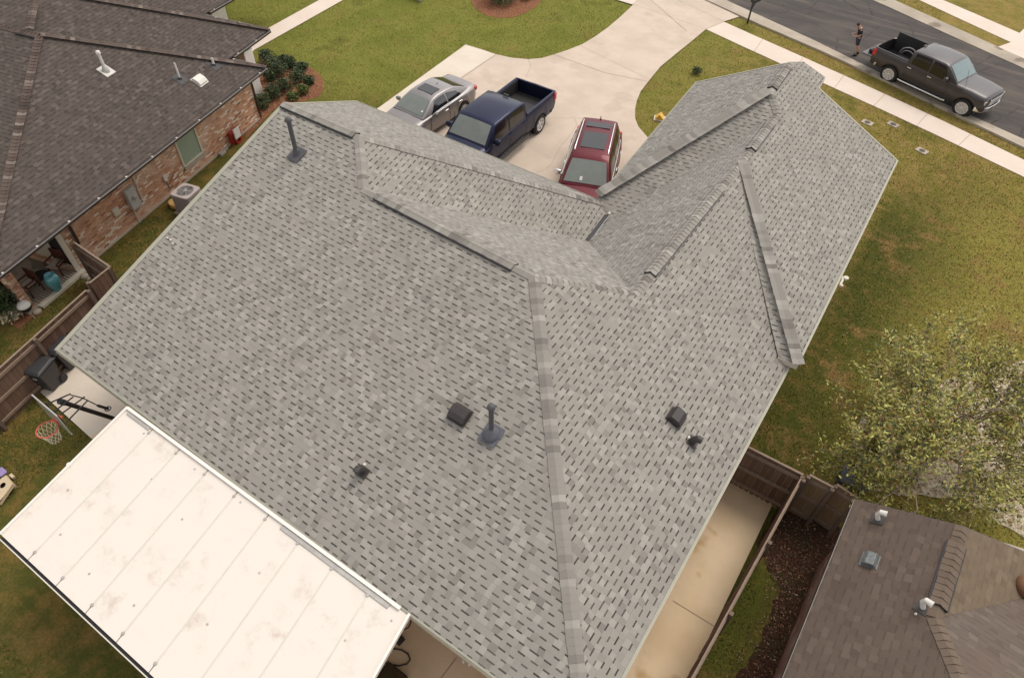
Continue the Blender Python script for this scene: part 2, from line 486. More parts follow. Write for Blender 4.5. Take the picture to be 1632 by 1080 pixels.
M['post'] = plain('fence post wood', (.16, .11, .08), .9, var=.3, scale=12)
M['teak'] = plain('dark red teak', (.12, .040, .024), .6, var=.3)
M['teal'] = plain('teal glazed ceramic', (.10, .30, .33), .25, var=.35, spec=.7)
M['leafd'] = plain('dark green leaf', (.030, .055, .018), .6, var=.4, scale=2)
M['leafm'] = plain('mid green leaf', (.075, .105, .026), .6, var=.4, scale=2)
M['leafy'] = plain('yellow green leaf', (.235, .235, .050), .6, var=.35, scale=2)
M['leafo'] = plain('olive leaf', (.155, .145, .034), .6, var=.35, scale=2)
M['leafb'] = plain('rust brown leaf', (.27, .13, .045), .7, var=.35, scale=2)
M['tleafo'] = plain('olive tree leaf', (.28, .25, .055), .6, var=.35, scale=2)
M['tleafy'] = plain('yellow green tree leaf', (.42, .39, .095), .6, var=.35, scale=2)
M['petal'] = plain('pale yellow blossom', (.70, .60, .36), .7)
M['petalw'] = plain('white blossom', (.80, .77, .70), .7)
M['bark'] = plain('grey bark', (.33, .26, .19), .9, var=.35, scale=9)
M['paint_green'] = plain('pale green roller blind', (.30, .36, .27), .35, spec=.6, var=.06)
M['redp'] = plain('red plastic', (.36, .035, .028), .45)
M['orange'] = plain('orange rim paint', (.60, .11, .06), .5)
M['net'] = plain('net cord', (.66, .58, .42), .8)
M['ply'] = plain('unpainted plywood', (.66, .52, .34), .7, var=.1, scale=3)
M['yellow'] = plain('yellow plastic', (.72, .42, .06), .5)
M['purple'] = plain('lilac cloth', (.34, .26, .50), .8)
M['acm'] = plain('beige condenser steel', (.44, .38, .35), .45)
M['acd'] = plain('dark condenser louvres', (.13, .115, .12), .5, var=.3)
M['hoseb'] = plain('brown black hose', (.045, .030, .022), .5)
M['panelg'] = plain('grey painted panel', (.44, .43, .40), .5)
M['clear'] = plain('scuffed acrylic', (.26, .25, .20), .35)
M['cushion'] = plain('pale cushion slats', (.68, .60, .50), .8)
M['iron'] = plain('cast iron lid', (.07, .055, .045), .7, var=.4)
M['joint'] = plain('joint dirt', (.33, .26, .20), .95)
M['planter'] = plain('dark green planter', (.035, .038, .018), .7)

# ------------------------------------------------------------------ ground sheets
def sheet(name, pts, z, mat, kind='structure', label=None, cat=None, parent=None):
    b = MB(); b.poly([(p[0], p[1], z) for p in pts], 0)
    o = b.build(name, mat, parent)
    if kind: o['kind'] = kind
    return tag(o, label, cat)
def P(*xy): return [at(x, y) for x, y in xy]
def jag(L, amp=.09, step=.16, seed=3):
    r_ = random.Random(seed); o = []
    for i in range(len(L)):
        a, c = Vector(L[i]), Vector(L[(i + 1) % len(L)]); n_ = max(1, int((c - a).length / step))
        for k_ in range(n_): o.append(a.lerp(c, k_ / n_) + Vector((r_.uniform(-amp, amp), r_.uniform(-amp, amp), 0)))
    return o
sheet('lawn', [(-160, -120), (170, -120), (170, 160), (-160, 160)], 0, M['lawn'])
# street runs along the curve drawn by its two edges; lines carried on past the frame
near_g = [at(1000, -58), at(1090, -14), at(1178, 28), at(1260, 63), at(1340, 98), at(1445, 148), at(1551, 200), at(1632, 239), at(1760, 300)]
near_a = [at(1000, -76), at(1090, -30), at(1154, 0), at(1260, 48), at(1340, 85), at(1402, 117), at(1540, 183), at(1632, 223), at(1760, 282)]
far_a = [at(1180, -95), at(1290, -44), at(1388, 0), at(1450, 27), at(1520, 60), at(1632, 110), at(1760, 168)]
far_g = [at(1210, -98), at(1320, -45), at(1417, 0), at(1480, 28), at(1587, 77), at(1660, 110), at(1770, 160)]
def ext(L, d=60):
    a = L[0] + (L[0] - L[1]).normalized() * d; b = L[-1] + (L[-1] - L[-2]).normalized() * d
    return [a] + L + [b]
near_g, near_a, far_a, far_g = ext(near_g), ext(near_a), ext(far_a), ext(far_g)
sheet('street', near_a + far_a[::-1], .004, M['asphalt'])
def band(name, A, B, z0, z1, mat, n=40, label=None):
    """strip between two polylines, with real height steps at both sides"""
    def res(L):
        d = [0]
        for i in range(len(L) - 1): d.append(d[-1] + (L[i + 1] - L[i]).length)
        o = []
        for k in range(n + 1):
            t = d[-1] * k / n; i = 0
            while i < len(L) - 2 and d[i + 1] < t: i += 1
            o.append(L[i].lerp(L[i + 1], (t - d[i]) / (d[i + 1] - d[i])))
        return o
    a, b_ = res(A), res(B); m = MB()
    for i in range(n):
        q = [Vector((p.x, p.y, z)) for p, z in ((a[i], z0), (a[i + 1], z0), (b_[i + 1], z1), (b_[i], z1))]
        m.poly(q, 0)
        for (p0, p1, z) in ((a[i], a[i + 1], z0), (b_[i], b_[i + 1], z1)):
            m.poly([(p0.x, p0.y, 0), (p1.x, p1.y, 0), (p1.x, p1.y, z), (p0.x, p0.y, z)], 0)
    o = m.build(name, mat); o['kind'] = 'structure'; return o
band('gutter', near_a, near_g, .03, .10, M['curbc'])
band('far_gutter', far_a, far_g, .03, .10, M['curbc'])
sw_o = ext([at(1060, -8), at(1153, 36), at(1300, 101), at(1472, 179), at(1632, 256), at(1740, 308)], 40)
sw_i = ext([at(1030, 0), at(1125, 48), at(1280, 119), at(1450, 196), at(1632, 283), at(1740, 335)], 40)
band('sidewalk', sw_o, sw_i, .03, .03, M['walk'])
fs_a = ext([at(1300, -75), at(1463, 0), at(1540, 36), at(1632, 78), at(1740, 128)], 40)
fs_b = ext([at(1330, -82), at(1500, 0), at(1570, 30), at(1632, 57), at(1740, 105)], 40)
band('far_sidewalk', fs_a, fs_b, .028, .028, M['walk'])
sheet('far_driveway', P((1587, 77), (1612, 68), (1628, 50), (1700, -10), (1800, 30), (1720, 150), (1640, 104)), .036, M['walk'])
drive = P((560, 203), (605, 172), (742, 72.5), (770, 81), (790, 88), (815, 93.5), (842, 96), (864, 94), (883, 88.5), (905, 81), (928, 72), (948, 60), (969, 45), (990, 27), (1008, 10), (1020, -8), (1010, -42), (1090, -14), (1178, 28), (1153, 36), (1125, 48), (1100, 69), (1075, 89), (1052, 108), (1034, 130), (1021, 147), (1015, 161), (1012, 175), (1012, 190), (1017, 203), (1029, 217), (1060, 250), (1060, 300)) + [Vector((8.6, 13.0, 0)), Vector((-2.6, 12.6, 0))]
sheet('driveway', drive, .044, M['conc'])
sheet('driveway_extension', P((566, 200), (605, 173), (742, 73.5), (768, 81.5), (790, 88.5), (742, 120), (690, 158), (640, 196), (600, 230)), .050, M['conc_new'])
sheet('sidewalk_stub', P((985, -18), (1012, -30), (1022, -6), (1008, 9), (978, 0)), .050, M['walk'])
# control joints
jm = MB()
def joint(a, b, z=.056, w_=.018):
    A, B = at(*a), at(*b); t = (B - A).normalized(); s_ = Vector((-t.y, t.x, 0)) * w_ / 2
    jm.face([(p.x, p.y, z) for p in (A - s_, B - s_, B + s_, A + s_)])
def jline(pts, **kw):
    for a, b in zip(pts[:-1], pts[1:]): joint(a, b, **kw)
joint((790, 88.5), (690, 158)); joint((690, 158), (625, 208))
jline([(842, 96), (846, 108), (838, 125)], w_=.012)
joint((883, 89), (965, 118)); joint((965, 118), (1034, 132))
joint((925, 75), (1035, 128), w_=.01); joint((860, 190), (930, 190), w_=.010)
jline([(915, 190), (920, 200), (905, 222), (895, 233), (885, 250), (880, 262), (870, 272), (855, 277)], w_=.010)
joint((1035, 0), (1095, 52)); joint((1010, 9), (1125, 48), w_=.012); joint((1060, -8), (1153, 36), w_=.012)
for x0, x1, y0, y1 in ((1215, 1202, 64, 83), (1280, 1265, 93, 113), (1345, 1329, 121, 142), (1410, 1392, 151, 170), (1478, 1460, 182, 202), (1546, 1526, 215, 234)):
    joint((x0, y0), (x1, y1), z=.036, w_=.02)
o = jm.build('paving_joints', M['joint']); o['kind'] = 'structure'
nw = P((424, 48), (511, 0), (570, -32), (620, -40), (549, 0), (405, 81), (395, 95), (405, 62))
sheet('neighbour_walkway', nw, .03, M['walk'])
# side slab on the right of the house and rear patio slab
pad = [Vector((15.2, 8.22, 0)), Vector((16.78, 8.22, 0)), Vector((16.72, -14, 0)), Vector((15.2, -14, 0))]
sheet('side_slab', pad, .05, M['slab'])
sheet('rear_slab', [(.55, -.66), (10.2, -.95), (10.2, -3.2), (15.198, -3.2), (15.198, .9), (.55, .9)], .046, M['slab'])
sheet('bin_slab', P((50, 612), (147, 700), (160, 712)) + [Vector((.549, -.66, 0)), Vector((.549, .9, 0)), Vector((-2.2, .9, 0))], .042, M['conc_new'])
jm = MB()
joint((1072, 958), (1140, 1000), z=.058); joint((728, 1048), (700, 1085), z=.058); joint((600, 1055), (650, 1085), z=.058)
o = jm.build('slab_joints', M['joint']); o['kind'] = 'structure'
sheet('bed_soil', P((415, 92), (426, 90), (440, 92), (460, 96), (480, 102), (497, 109), (508, 118), (515, 128), (517, 141), (508, 154), (487, 161), (467, 164), (447, 168), (430, 180), (416, 196), (390, 225)), .014, M['mulch'])
sheet('island_bed', jag(P((746, -14), (752, 6), (760, 17), (778, 26), (797, 30), (818, 28), (838, 21), (856, 10), (866, -4), (860, -24), (800, -40)), .04), .014, M['mulch'])
sheet('leafy_ground', jag(P((1245, 800), (1300, 822), (1345, 845), (1340, 880), (1290, 1000), (1235, 1100), (1165, 1100), (1215, 1010), (1243, 940), (1222, 895), (1205, 870)), .07), .012, M['leaf_soil'])
sheet('neighbour_paving', jag(P((1358, 682), (1380, 664), (1440, 640), (1500, 610), (1550, 590), (1632, 572), (1800, 540), (1900, 800), (1700, 900), (1632, 856), (1602, 840), (1540, 800), (1470, 790), (1400, 785), (1367, 770)), .07), .018, M['litter'])
sheet('patio_floor', P((62, 492), (128, 434), (95, 385), (20, 300), (-80, 370)), .05, M['slate'])
sheet('patio_bed', P((-30, 520), (8, 512), (30, 524), (60, 500), (50, 470), (10, 424), (-40, 424)), .010, M['mulch'])

# ------------------------------------------------------------------ roofs
def plane_n(pts):
    n = Vector((0, 0, 0))
    for i in range(len(pts)):
        a, b = pts[i], pts[(i + 1) % len(pts)]
        n += Vector(((a.y - b.y) * (a.z + b.z), (a.z - b.z) * (a.x + b.x), (a.x - b.x) * (a.y + b.y)))
    n.normalize(); return n if n.z > 0 else -n
def roof_mesh(name, polys, mats, eaves, parent, trim, drop=.16, soffit=None, rakes=()):
    """polys: list of (points, material index); eaves: outer edges that get a fascia"""
    b = MB()
    for i, (pts, mi) in enumerate(polys):
        pts = [Vector(p) for p in pts]
        if plane_n(pts).dot(Vector((0, 0, 1))) > 0:
            a = Vector((0, 0, 0))
            for j in range(1, len(pts) - 1): a += (pts[j] - pts[0]).cross(pts[j + 1] - pts[0])
            if a.z < 0: pts = pts[::-1]
        b.poly(pts, mi, off=(i * 3.7, i * .05))
    o = b.build(name, mats, parent)
    s = MB()
    for pts, mi in polys:
        s.face([Vector(p) - Vector((0, 0, drop)) for p in pts], 0)
    s.build('soffit', soffit or M['soffit'], parent)
    f = MB()
    for a, c in eaves:
        a, c = Vector(a), Vector(c)
        t = (c - a).normalized()
        f.bar(a - Vector((0, 0, drop / 2 + .012)), c - Vector((0, 0, drop / 2 + .012)), .035, drop, 0)
    f.build('fascia', trim, parent)
    return o
def caps(parent, A, B, nl, nr, mat, w=.14, ln=.145, lift=.028, vent=False, name=None, droop=0.0):
    """folded cap shingles laid over the line A-B, one after the other, both wings lying on their slopes"""
    A, B = Vector(A), Vector(B); t = (B - A).normalized(); L = (B - A).length
    def side(n_, sgn):
        d = n_.cross(t).normalized() * sgn
        return d
    h = Vector((t.x, t.y, 0)).normalized(); right = Vector((h.y, -h.x, 0))
    def wing(n_, toward):
        d = n_.cross(t); d.normalize()
        if d.dot(toward) < 0: d = -d
        return d
    dl, dr = wing(nl, -right), wing(nr, right)
    up = (nl + nr).normalized()
    b = MB(); n = max(1, int(L / ln))
    e = .045 if vent else 0.0
    for i in range(n):
        p0 = A + t * (L * i / n); p1 = A + t * (L * (i + 1) / n)
        wj = w * (1 + random.uniform(-.04, .04))
        z0 = lift + e + random.uniform(0, .004); z1 = lift + e - .013
        u = (i + .5, random.random() * 50)
        uv = [u] * 4
        C0, C1 = p0 + up * z0, p1 + up * z1
        ez = (.030 if vent else .004)
        L0, L1 = p0 + dl * wj + nl * (z0 * .5 + ez), p1 + dl * wj + nl * (z1 * .5 + ez)
        R0, R1 = p0 + dr * wj + nr * (z0 * .5 + ez), p1 + dr * wj + nr * (z1 * .5 + ez)
        # rounded fold
        k1 = p0 + dl * .05 + up * (z0 * .9); k2 = p1 + dl * .05 + up * (z1 * .9)
        q1 = p0 + dr * .05 + up * (z0 * .9); q2 = p1 + dr * .05 + up * (z1 * .9)
        b.face([L0, L1, k2, k1], 0, uv); b.face([k1, k2, C1, C0], 0, uv)
        b.face([C0, C1, q2, q1], 0, uv); b.face([q1, q2, R1, R0], 0, uv)
        # butt edge
        b.face([L0, k1, k1 - nl * .012, L0 - nl * .02], 0, uv); b.face([R0, q1, q1 - nr * .012, R0 - nr * .02], 0, uv)
        if vent:
            for a0, a1, d_, n_ in ((L0, L1, dl, nl), (R0, R1, dr, nr)):
                b.face([a0, a1, a1 - n_ * .05 - d_ * .006, a0 - n_ * .05 - d_ * .006], 1, uv)
    if vent:
        for d_, n_ in ((dl, nl), (dr, nr)):
            b.bar(A + d_ * (w * 1.12) + n_ * .030, B + d_ * (w * 1.12) + n_ * .030, .030, .056, 1, up=tuple(n_))  # black bars draw the shadow line along both sides of the vent
        for p_ in (A, B):
            b.face([p_ + dl * w + nl * .035, p_ + up * .065, p_ + dr * w + nr * .035, p_ + up * -.02], 1, [(0, 0)] * 4)
    return b.build(name or ('ridge_vent' if vent else 'ridge_cap'), [mat, M['blackp']], parent)
def ridge(parent, pts, nl, nr, mat, ventspan=None, w=.14):
    A, B = Vector(pts[0]), Vector(pts[1])
    if ventspan is None:
        return caps(parent, A, B, nl, nr, mat, w)
    a, b_ = A.lerp(B, ventspan[0]), A.lerp(B, ventspan[1])
    if ventspan[0] > .01: caps(parent, A, a, nl, nr, mat, w)
    caps(parent, a, b_, nl, nr, mat, w * 1.02, vent=True)
    if ventspan[1] < .99: caps(parent, b_, B, nl, nr, mat, w)

house = thing('brick_house', 'big brick house in the centre under a light grey shingle roof', 'house', (8, 7, 0))
Z = 2.73
R0 = at(88, 556, Z); RR = Vector((15.60, 0, Z)); peak1 = at(450, 165, 5.578); apex1 = at(572, 217, 5.578)
r2s = at(579, 300, 5.151); apex2 = at(852, 441, 5.151); r3s = at(1010, 468, 4.307)
zg = 2.50
fl1 = at(568, 161, zg); fr1 = at(975, 327, zg); gend = at(932, 384, zg)
D0 = Vector((8.30, 12.35, 2.15))
apex4 = at(1182, 257, 4.42); r4e = at(1240, 181, 4.42); apex5 = at(1227, 146, 4.72); r5e = at(1260, 99, 4.72)
c4 = at(1272, 581, 2.98); c4b = at(1241, 570, 2.98); fr5 = at(1431, 256, 2.98)
c5l = at(954, 312, 2.70); fl5 = at(1109, 131, 2.70)
vEF = Vector((8.55, 12.62, 2.25))
nH = plane_n([apex4, r4e, apex5, fr5, c4])
b1, b2, b3 = [onpl(x, y, nH, c4) for x, y in ((1281, 98.5), (1315, 123), (1305, 140))]
c5m = Vector((15.60, 11.3, Z))
polyA = [R0, RR, apex2, r2s, apex1, peak1]
polyB = [peak1, apex1, fr1, fl1]
polyC = [apex1, r2s, gend, fr1]
polyD = [r2s, apex2, r3s, D0]
polyE = [r3s, apex4, r4e, vEF, D0]
polyF = [apex5, c5l, vEF, r4e]
polyG = [apex5, r5e, fl5, c5l]
polyH = [apex4, c4, fr5, b3, b2, b1, r5e, apex5, r4e]
polyJ = [RR, c5m, apex4, r3s, apex2]
NJ0 = plane_n(polyJ)
c4b = onpl(1240, 570, NJ0, RR) + Vector((0, 0, .03)); v0 = onpl(1171, 268, NJ0, RR) + Vector((0, 0, .01))
polyI = [apex4, v0, c4b, c4]
roof_polys = [(polyA, 0), (polyB, 1), (polyC, 0), (polyD, 1), (polyE, 1), (polyF, 0), (polyG, 1), (polyH, 0), (polyI, 0), (polyJ, 0)]
roof_mesh('roof', roof_polys, [M['roof'], M['roof_steep']],
          [(R0, RR), (R0, peak1), (peak1, fl1), (fl1, fr1), (RR, c5m), (c5l, fl5), (fl5, r5e), (c4, fr5), (c4b, c4), (b3, fr5), (b2, b3), (b1, b2)], house, M['trim'])
NA, NB, NC, ND, NE, NF, NG, NHn, NI, NJ = [plane_n(p) for p, _ in roof_polys]
rc = M['cap']
def vspan(A, B, pa, pb):
    """fractions of A-B nearest to two picture points"""
    def fr(p):
        d = ray(*p); best = min((((A.lerp(B, k / 200) - CAM).normalized() - d.normalized()).length, k / 200) for k in range(201)); return best[1]
    return fr(pa), fr(pb)
def drip(a, c, n_, wd):
    a, c = Vector(a), Vector(c); t = (c - a).normalized(); i_ = n_.cross(t); mid_ = (apex2 + apex1 + apex4) / 3
    if i_.dot(mid_ - a) < 0: i_ = -i_
    b = MB(); b.bar(a + i_ * wd / 2 + n_ * .008, c + i_ * wd / 2 + n_ * .008, wd, .012, 0, up=tuple(n_)); b.build('drip_edge', M['drip'], house)
drip(R0, peak1, NA, .13); drip(R0, RR, NA, .04); drip(RR, Vector((15.6, 10.7, Z)), NJ, .05); drip(c4, fr5, NHn, .05); drip(fl1, fr1, NB, .05); drip(peak1, fl1, NB, .06); drip(fl5, r5e, NG, .07); drip(c5l, fl5, NG, .05); drip(b3, fr5, NHn, .07)
ridge(house, (peak1, apex1), NB, NA, rc, (0.02, .96))
ridge(house, (apex1, fr1), NB, NC, rc)
ridge(house, (apex1, r2s), NC, NA, rc)
ridge(house, (r2s, apex2), ND, NA, rc, vspan(r2s, apex2, (600, 313), (822, 422)))
ridge(house, (apex2, RR), NJ, NA, rc, w=.15)
ridge(house, (apex2, r3s), ND, NJ, rc)
ridge(house, (r3s, apex4), NE, NJ, rc, vspan(r3s, apex4, (1036, 436), (1145, 300)))
ridge(house, (apex4, r4e), NE, NHn, rc, vspan(apex4, r4e, (1198, 238), (1232, 198)))
ridge(house, (r4e, apex5), NF, NHn, rc)
ridge(house, (apex5, r5e), NG, NHn, rc, (.12, .86))
ridge(house, (apex5, c5l), NG, NF, rc, w=.23)
ridge(house, (apex4, c4), NI, NHn, rc, w=.165)
# gutter and flashing at the end of the garage wing
g = MB(); d = (gend - fr1).normalized(); o_ = Vector((.07, 0, -.06))
g.bar(fr1 + o_ + d * .35, gend + o_ - d * .02, .12, .10, 0)
g.build('gutter', M['blackp'], house)
g = MB(); g.tube([fr1 + o_ + d * .45 + Vector((.07, 0, .045)), gend + o_ - d * .1 + Vector((.07, 0, .045))], .014, 6); g.tube([fr1 + o_ + d * .38 + Vector((.03, 0, .06)), fr1 + o_ + d * .50 + Vector((.03, 0, .06))], .05, 8)
g.build('gutter_outlet', M['galv'], house)
g = MB(); g.bar(fr1 + Vector((0, 0, -.13)), gend + Vector((.02, 0, -.13)), .03, .22); g.build('wing_fascia', M['darktrim'], house)

# walls
def wall_ring(b, pts, z0, tops, mat=0):
    for i in range(len(pts)):
        a, c = pts[i], pts[(i + 1) % len(pts)]
        b.poly([(a[0], a[1], z0), (c[0], c[1], z0), (c[0], c[1], tops[(i + 1) % len(pts)]), (a[0], a[1], tops[i])], mat)
wb = MB()
wall_ring(wb, [(.35, .62), (15.2, .62), (15.2, 10.9), (8.5, 10.9), (8.5, 11.1), (.35, 11.1)], 0, [2.66, 2.66, 2.6, 2.6, 2.2, 2.3])
wall_ring(wb, [(-1.2, 11.11), (8.1, 11.11), (8.1, 12.9), (-1.2, 12.9)], 0, [2.3, 2.3, 2.25, 2.2])
wall_ring(wb, [(8.2, 12.9), (15.2, 10.92), (15.1, 20.5), (8.2, 21.6)], 0, [2.2, 2.7, 2.7, 2.45])
wb.poly([(.34, .62, 2.7), (.34, 8.5, 5.35), (.34, 11.1, 4.0), (.34, 11.1, 2.3), (.34, .62, 2.3)], 0)
wb.build('wall', M['brick_own'], house)
# rowlock course visible under the rear eave
# small fittings seen below the rear eave and on the right-hand eave
for px_, py_ in ((739, 1054), (748.5, 1059)):
    p_ = at(px_, py_, 1.0); fb = MB(); fb.lathe([(.0, 0), (.035, 0), (.03, .12), (0, .13)], (p_.x, p_.y, 1.0), 8); fb.build('hose_bibb', M['pvc'], house)
# garage door facing the driveway, front door and windows (face the street side)
gd = MB()
for k_ in range(4): gd.box(1.5, 6.4, 12.9, 12.94, .05 + k_ * .53, .05 + k_ * .53 + .51)
gd.build('garage_door', M['white'], house, bevel=.01)
for x_, y_, n_ in ((15.21, 4.0, 0), (15.21, 15.0, 0)):
    wn_ = MB(); wn_.box(x_, x_ + .05, y_, y_ + 1.2, .9, 2.1); wf = wn_.build('window', M['white'], house)
    wp = MB(); wp.box(x_ + .051, x_ + .06, y_ + .06, y_ + 1.14, .96, 2.04); wo_ = wp.build('pane', M['glassd'], None); sub(wo_, wf, house)

# flood lamp with two heads on the right eave
fl = MB(); p0 = at(1343, 441, 2.95); 
fl.tube([p0, at(1342.6, 447, 2.95), at(1339.5, 452, 2.95), at(1339.8, 456, 2.95)], .035, 8)
q_ = at(1348, 444, 2.95); fl.lathe([(0, -.05), (.05, -.04), (.075, .0), (.07, .05), (0, .07)], tuple(q_), 10)
q_ = at(1341, 455, 2.92); fl.lathe([(0, -.05), (.045, -.03), (.05, .02), (0, .05)], tuple(q_), 10)
fl.tube([p0, q_], .02, 6); fl.tube([p0, at(1348, 444, 2.95)], .02, 6)
fl.build('flood_lamp', M['trimcream'], house, smooth=40)

# vents on the own roof ------------------------------------------------
def frame(n_, p_):
    n_ = Vector(n_).normalized(); cu = Vector((0, 0, 1)).cross(n_).normalized(); cv = n_.cross(cu)
    return Matrix(((cu.x, cv.x, n_.x, p_.x), (cu.y, cv.y, n_.y, p_.y), (cu.z, cv.z, n_.z, p_.z), (0, 0, 0, 1)))
def flash(b, Mx, w_, l_, mat=0, z=.012):
    b.box(-w_ / 2, w_ / 2, -l_ / 2, l_ / 2, 0.002, z, mat, Mx)
def pipe_vent(parent, base, n_, h, r, mats, boot=(.10, .09), cap=False, cone=None, name='vent_pipe'):
    Mx = frame(n_, base)
    b = MB(); flash(b, Mx, .42, .46, 0)
    fl_ = b.build('vent_flashing', mats[0], parent)
    b = MB()
    if cone: b.lathe([(cone[0], -.03), (cone[0], .02), (cone[0] * .85, cone[1] * .5), (r * 1.25, cone[1]), (r, cone[1] + .02)], tuple(base), 18)
    else: b.lathe([(boot[0], -.04), (boot[0] * .9, .03), (r * 1.3, boot[1]), (r, boot[1] + .01)], tuple(base), 14)
    b.build('vent_boot', mats[0], parent, smooth=50)
    b = MB(); b.lathe([(r, .0), (r, h), (r * .8, h), (r * .8, h - .05), (0, h - .05)], tuple(base), 14)
    if cap:
        b.lathe([(r, h - .02), (r * 1.55, h + .0), (r * 1.6, h + .05), (r * 1.2, h + .1), (0, h + .12)], tuple(base), 14)
    b.build(name, mats[1], parent, smooth=50)
def box_vent(parent, base, n_, w_, l_, h, mat, hood=.10, name='box_vent'):
    Mx = frame(n_, base); b = MB()
    flash(b, Mx, w_ * 1.12, l_ * 1.12)
    V = [(-w_ / 2, -l_ / 2 + .02, h * .55), (w_ / 2, -l_ / 2 + .02, h * .55), (w_ / 2, -l_ * .15, h), (-w_ / 2, -l_ * .15, h), (-w_ / 2, l_ * .35, h), (w_ / 2, l_ * .35, h), (w_ / 2, l_ / 2, .02), (-w_ / 2, l_ / 2, .02),
         (-w_ / 2, -l_ / 2 + .02, h * .3), (w_ / 2, -l_ / 2 + .02, h * .3), (w_ / 2, -l_ * .3, .02), (-w_ / 2, -l_ * .3, .02)]
    F = [(0, 1, 2, 3), (3, 2, 5, 4), (4, 5, 6, 7), (8, 9, 1, 0), (11, 10, 9, 8), (1, 9, 10, 6, 5, 2), (0, 3, 4, 7, 11, 8)]
    b.mesh([Mx @ Vector(v) for v in V], F, 0)
    b.build(name, mat, parent, bevel=.012)
pA = Vector((0, -.3351, 1)); 
def onA(x, y): return onpl(x, y, NA, apex2)
def onJ(x, y): return onpl(x, y, NJ, apex2)
pipe_vent(house, onA(473, 246), NA, 1.02, .062, (M['leadp'], M['leadp']), boot=(.11, .16), cap=True)
pipe_vent(house, onA(783, 692), NA, .95, .055, (M['lead'], M['leadp']), cone=(.185, .20), cap=True)
box_vent(house, onA(733, 661), NA, .42, .38, .18, M['ventb'])
box_vent(house, onJ(1077, 666), NJ, .36, .38, .18, M['ventb'])
for bp, n_ in ((onA(578, 752), NA), (onJ(1104, 704), NJ)):
    Mx = frame(n_, bp); b = MB(); flash(b, Mx, .26, .24)
    b.tube([Mx @ Vector((-.01, .02, .0)), Mx @ Vector((-.01, .03, .14)), Mx @ Vector((-.01, -.0, .24)), Mx @ Vector((-.01, -.09, .26))], [.085, .08, .085, .08], 12)
    b.build('gooseneck_vent', M['ventb'], house, smooth=40)
    b = MB(); q_ = Mx @ Vector((-.03, .14, .05)); b.lathe([(0, 0), (.03, .0), (.03, .05), (0, .06)], tuple(q_), 8); b.build('vent_screw', M['pvc'], house)
# white flake marks on the shingles
for x, y in ((272, 382), (276, 388), (267, 379)):
    Mx = frame(NA, onA(x, y)); b = MB(); b.box(-.03, .03, -.02, .02, .002, .010, 0, Mx); b.build('paint_fleck', M['pvc'], house)

# ------------------------------------------------------------------ white patio cover
cover = thing('patio_cover', 'flat white insulated panel patio cover with stained seams behind the grey roofed house', 'patio cover', (7.3, -1.8, 0))
zc = 2.70
Ca, Cb, Cc = at(205, 650, zc + .02), at(653, 979, zc + .02), at(2, 852, zc - .10)
ea = (Cb - Ca); ed = (Cc - Ca); n = 9
for i in range(n):
    a = Ca + ea * (i / n); b_ = Ca + ea * ((i + 1) / n); g_ = ea.normalized() * .012
    m = MB()
    T = [a + g_, b_ - g_, b_ - g_ + ed, a + g_ + ed]
    lo = [p - Vector((0, 0, .07)) for p in T]
    m.poly(T, 0, off=(i * 2.3, i))
    for j in range(4): m.poly([T[j], lo[j], lo[(j + 1) % 4], T[(j + 1) % 4]], 0)
    m.poly(lo[::-1], 0)
    m.build('roof_panel', M['cover'], cover)
    if i:
        s = MB(); u_ = ed.normalized()
        s.bar(a + ed * .045 + Vector((0, 0, .0)), a + ed * .955 + Vector((0, 0, .0)), .034, .012)
        s.build('seam_strip', M['gutterw'], cover)
        for tt in (.05, .95):
            s = MB(); s.lathe([(0, -.01), (.035, -.01), (.035, .022), (0, .028)], tuple(a + ed * tt), 8)
            s.build('seam_screw', M['galv'], cover, smooth=40)
m = MB(); ex = ea.normalized(); ey = ed.normalized()
m.bar(Ca + ey * .02 + Vector((0, 0, .035)), Cb + ey * .02 - ex * .22 + Vector((0, 0, .035)), .07, .05)
m.build('header_rail', M['white'], cover)
m = MB(); m.bar(Ca + ey * .10 + Vector((0, 0, .012)) + ex * .1, Ca + ey * .10 + ex * .9 + Vector((0, 0, .012)), .08, .03)
m.build('flashing_strip', M['galv'], cover); m = MB(); m.bar(Ca + ey * .11 + ex * 5.2 + Vector((0, 0, .012)), Cb + ey * .11 - ex * .45 + Vector((0, 0, .012)), .09, .03)
m.build('flashing_strip', M['galv'], cover)
m = MB()
m.bar(Ca + Vector((0, 0, .01)), Ca + ed + Vector((0, 0, .01)), .05, .12); m.build('side_rail', M['white'], cover); m = MB(); m.bar(Cb + Vector((0, 0, .01)), Cb + ed + Vector((0, 0, .01)), .05, .12)
m.build('side_rail', M['white'], cover)
m = MB(); go = ey * .07
m.bar(Ca + ed + go - Vector((0, 0, .05)), Cb + ed + go - Vector((0, 0, .05)), .02, .13); m.bar(Ca + ed + go * .4 - Vector((0, 0, .11)), Cb + ed + go * .4 - Vector((0, 0, .11)), .10, .02)
m.build('gutter', M['gutterw'], cover)
m = MB(); m.bar(Ca + ed + go * .5 - Vector((0, 0, .085)), Cb + ed + go * .5 - Vector((0, 0, .085)), .07, .03); m.build('gutter_dirt', M['blackp'], cover)
for i in (.02, .5, .98):
    m = MB(); q_ = Ca + ea * i + ed * .93; m.box(q_.x - .05, q_.x + .05, q_.y - .05, q_.y + .05, .045, zc - .16); m.build('post', M['white'], cover)
m = MB(); m.bar(Ca + ed * .93 - Vector((0, 0, .13)), Cb + ed * .93 - Vector((0, 0, .13)), .08, .12); m.build('beam', M['white'], cover)
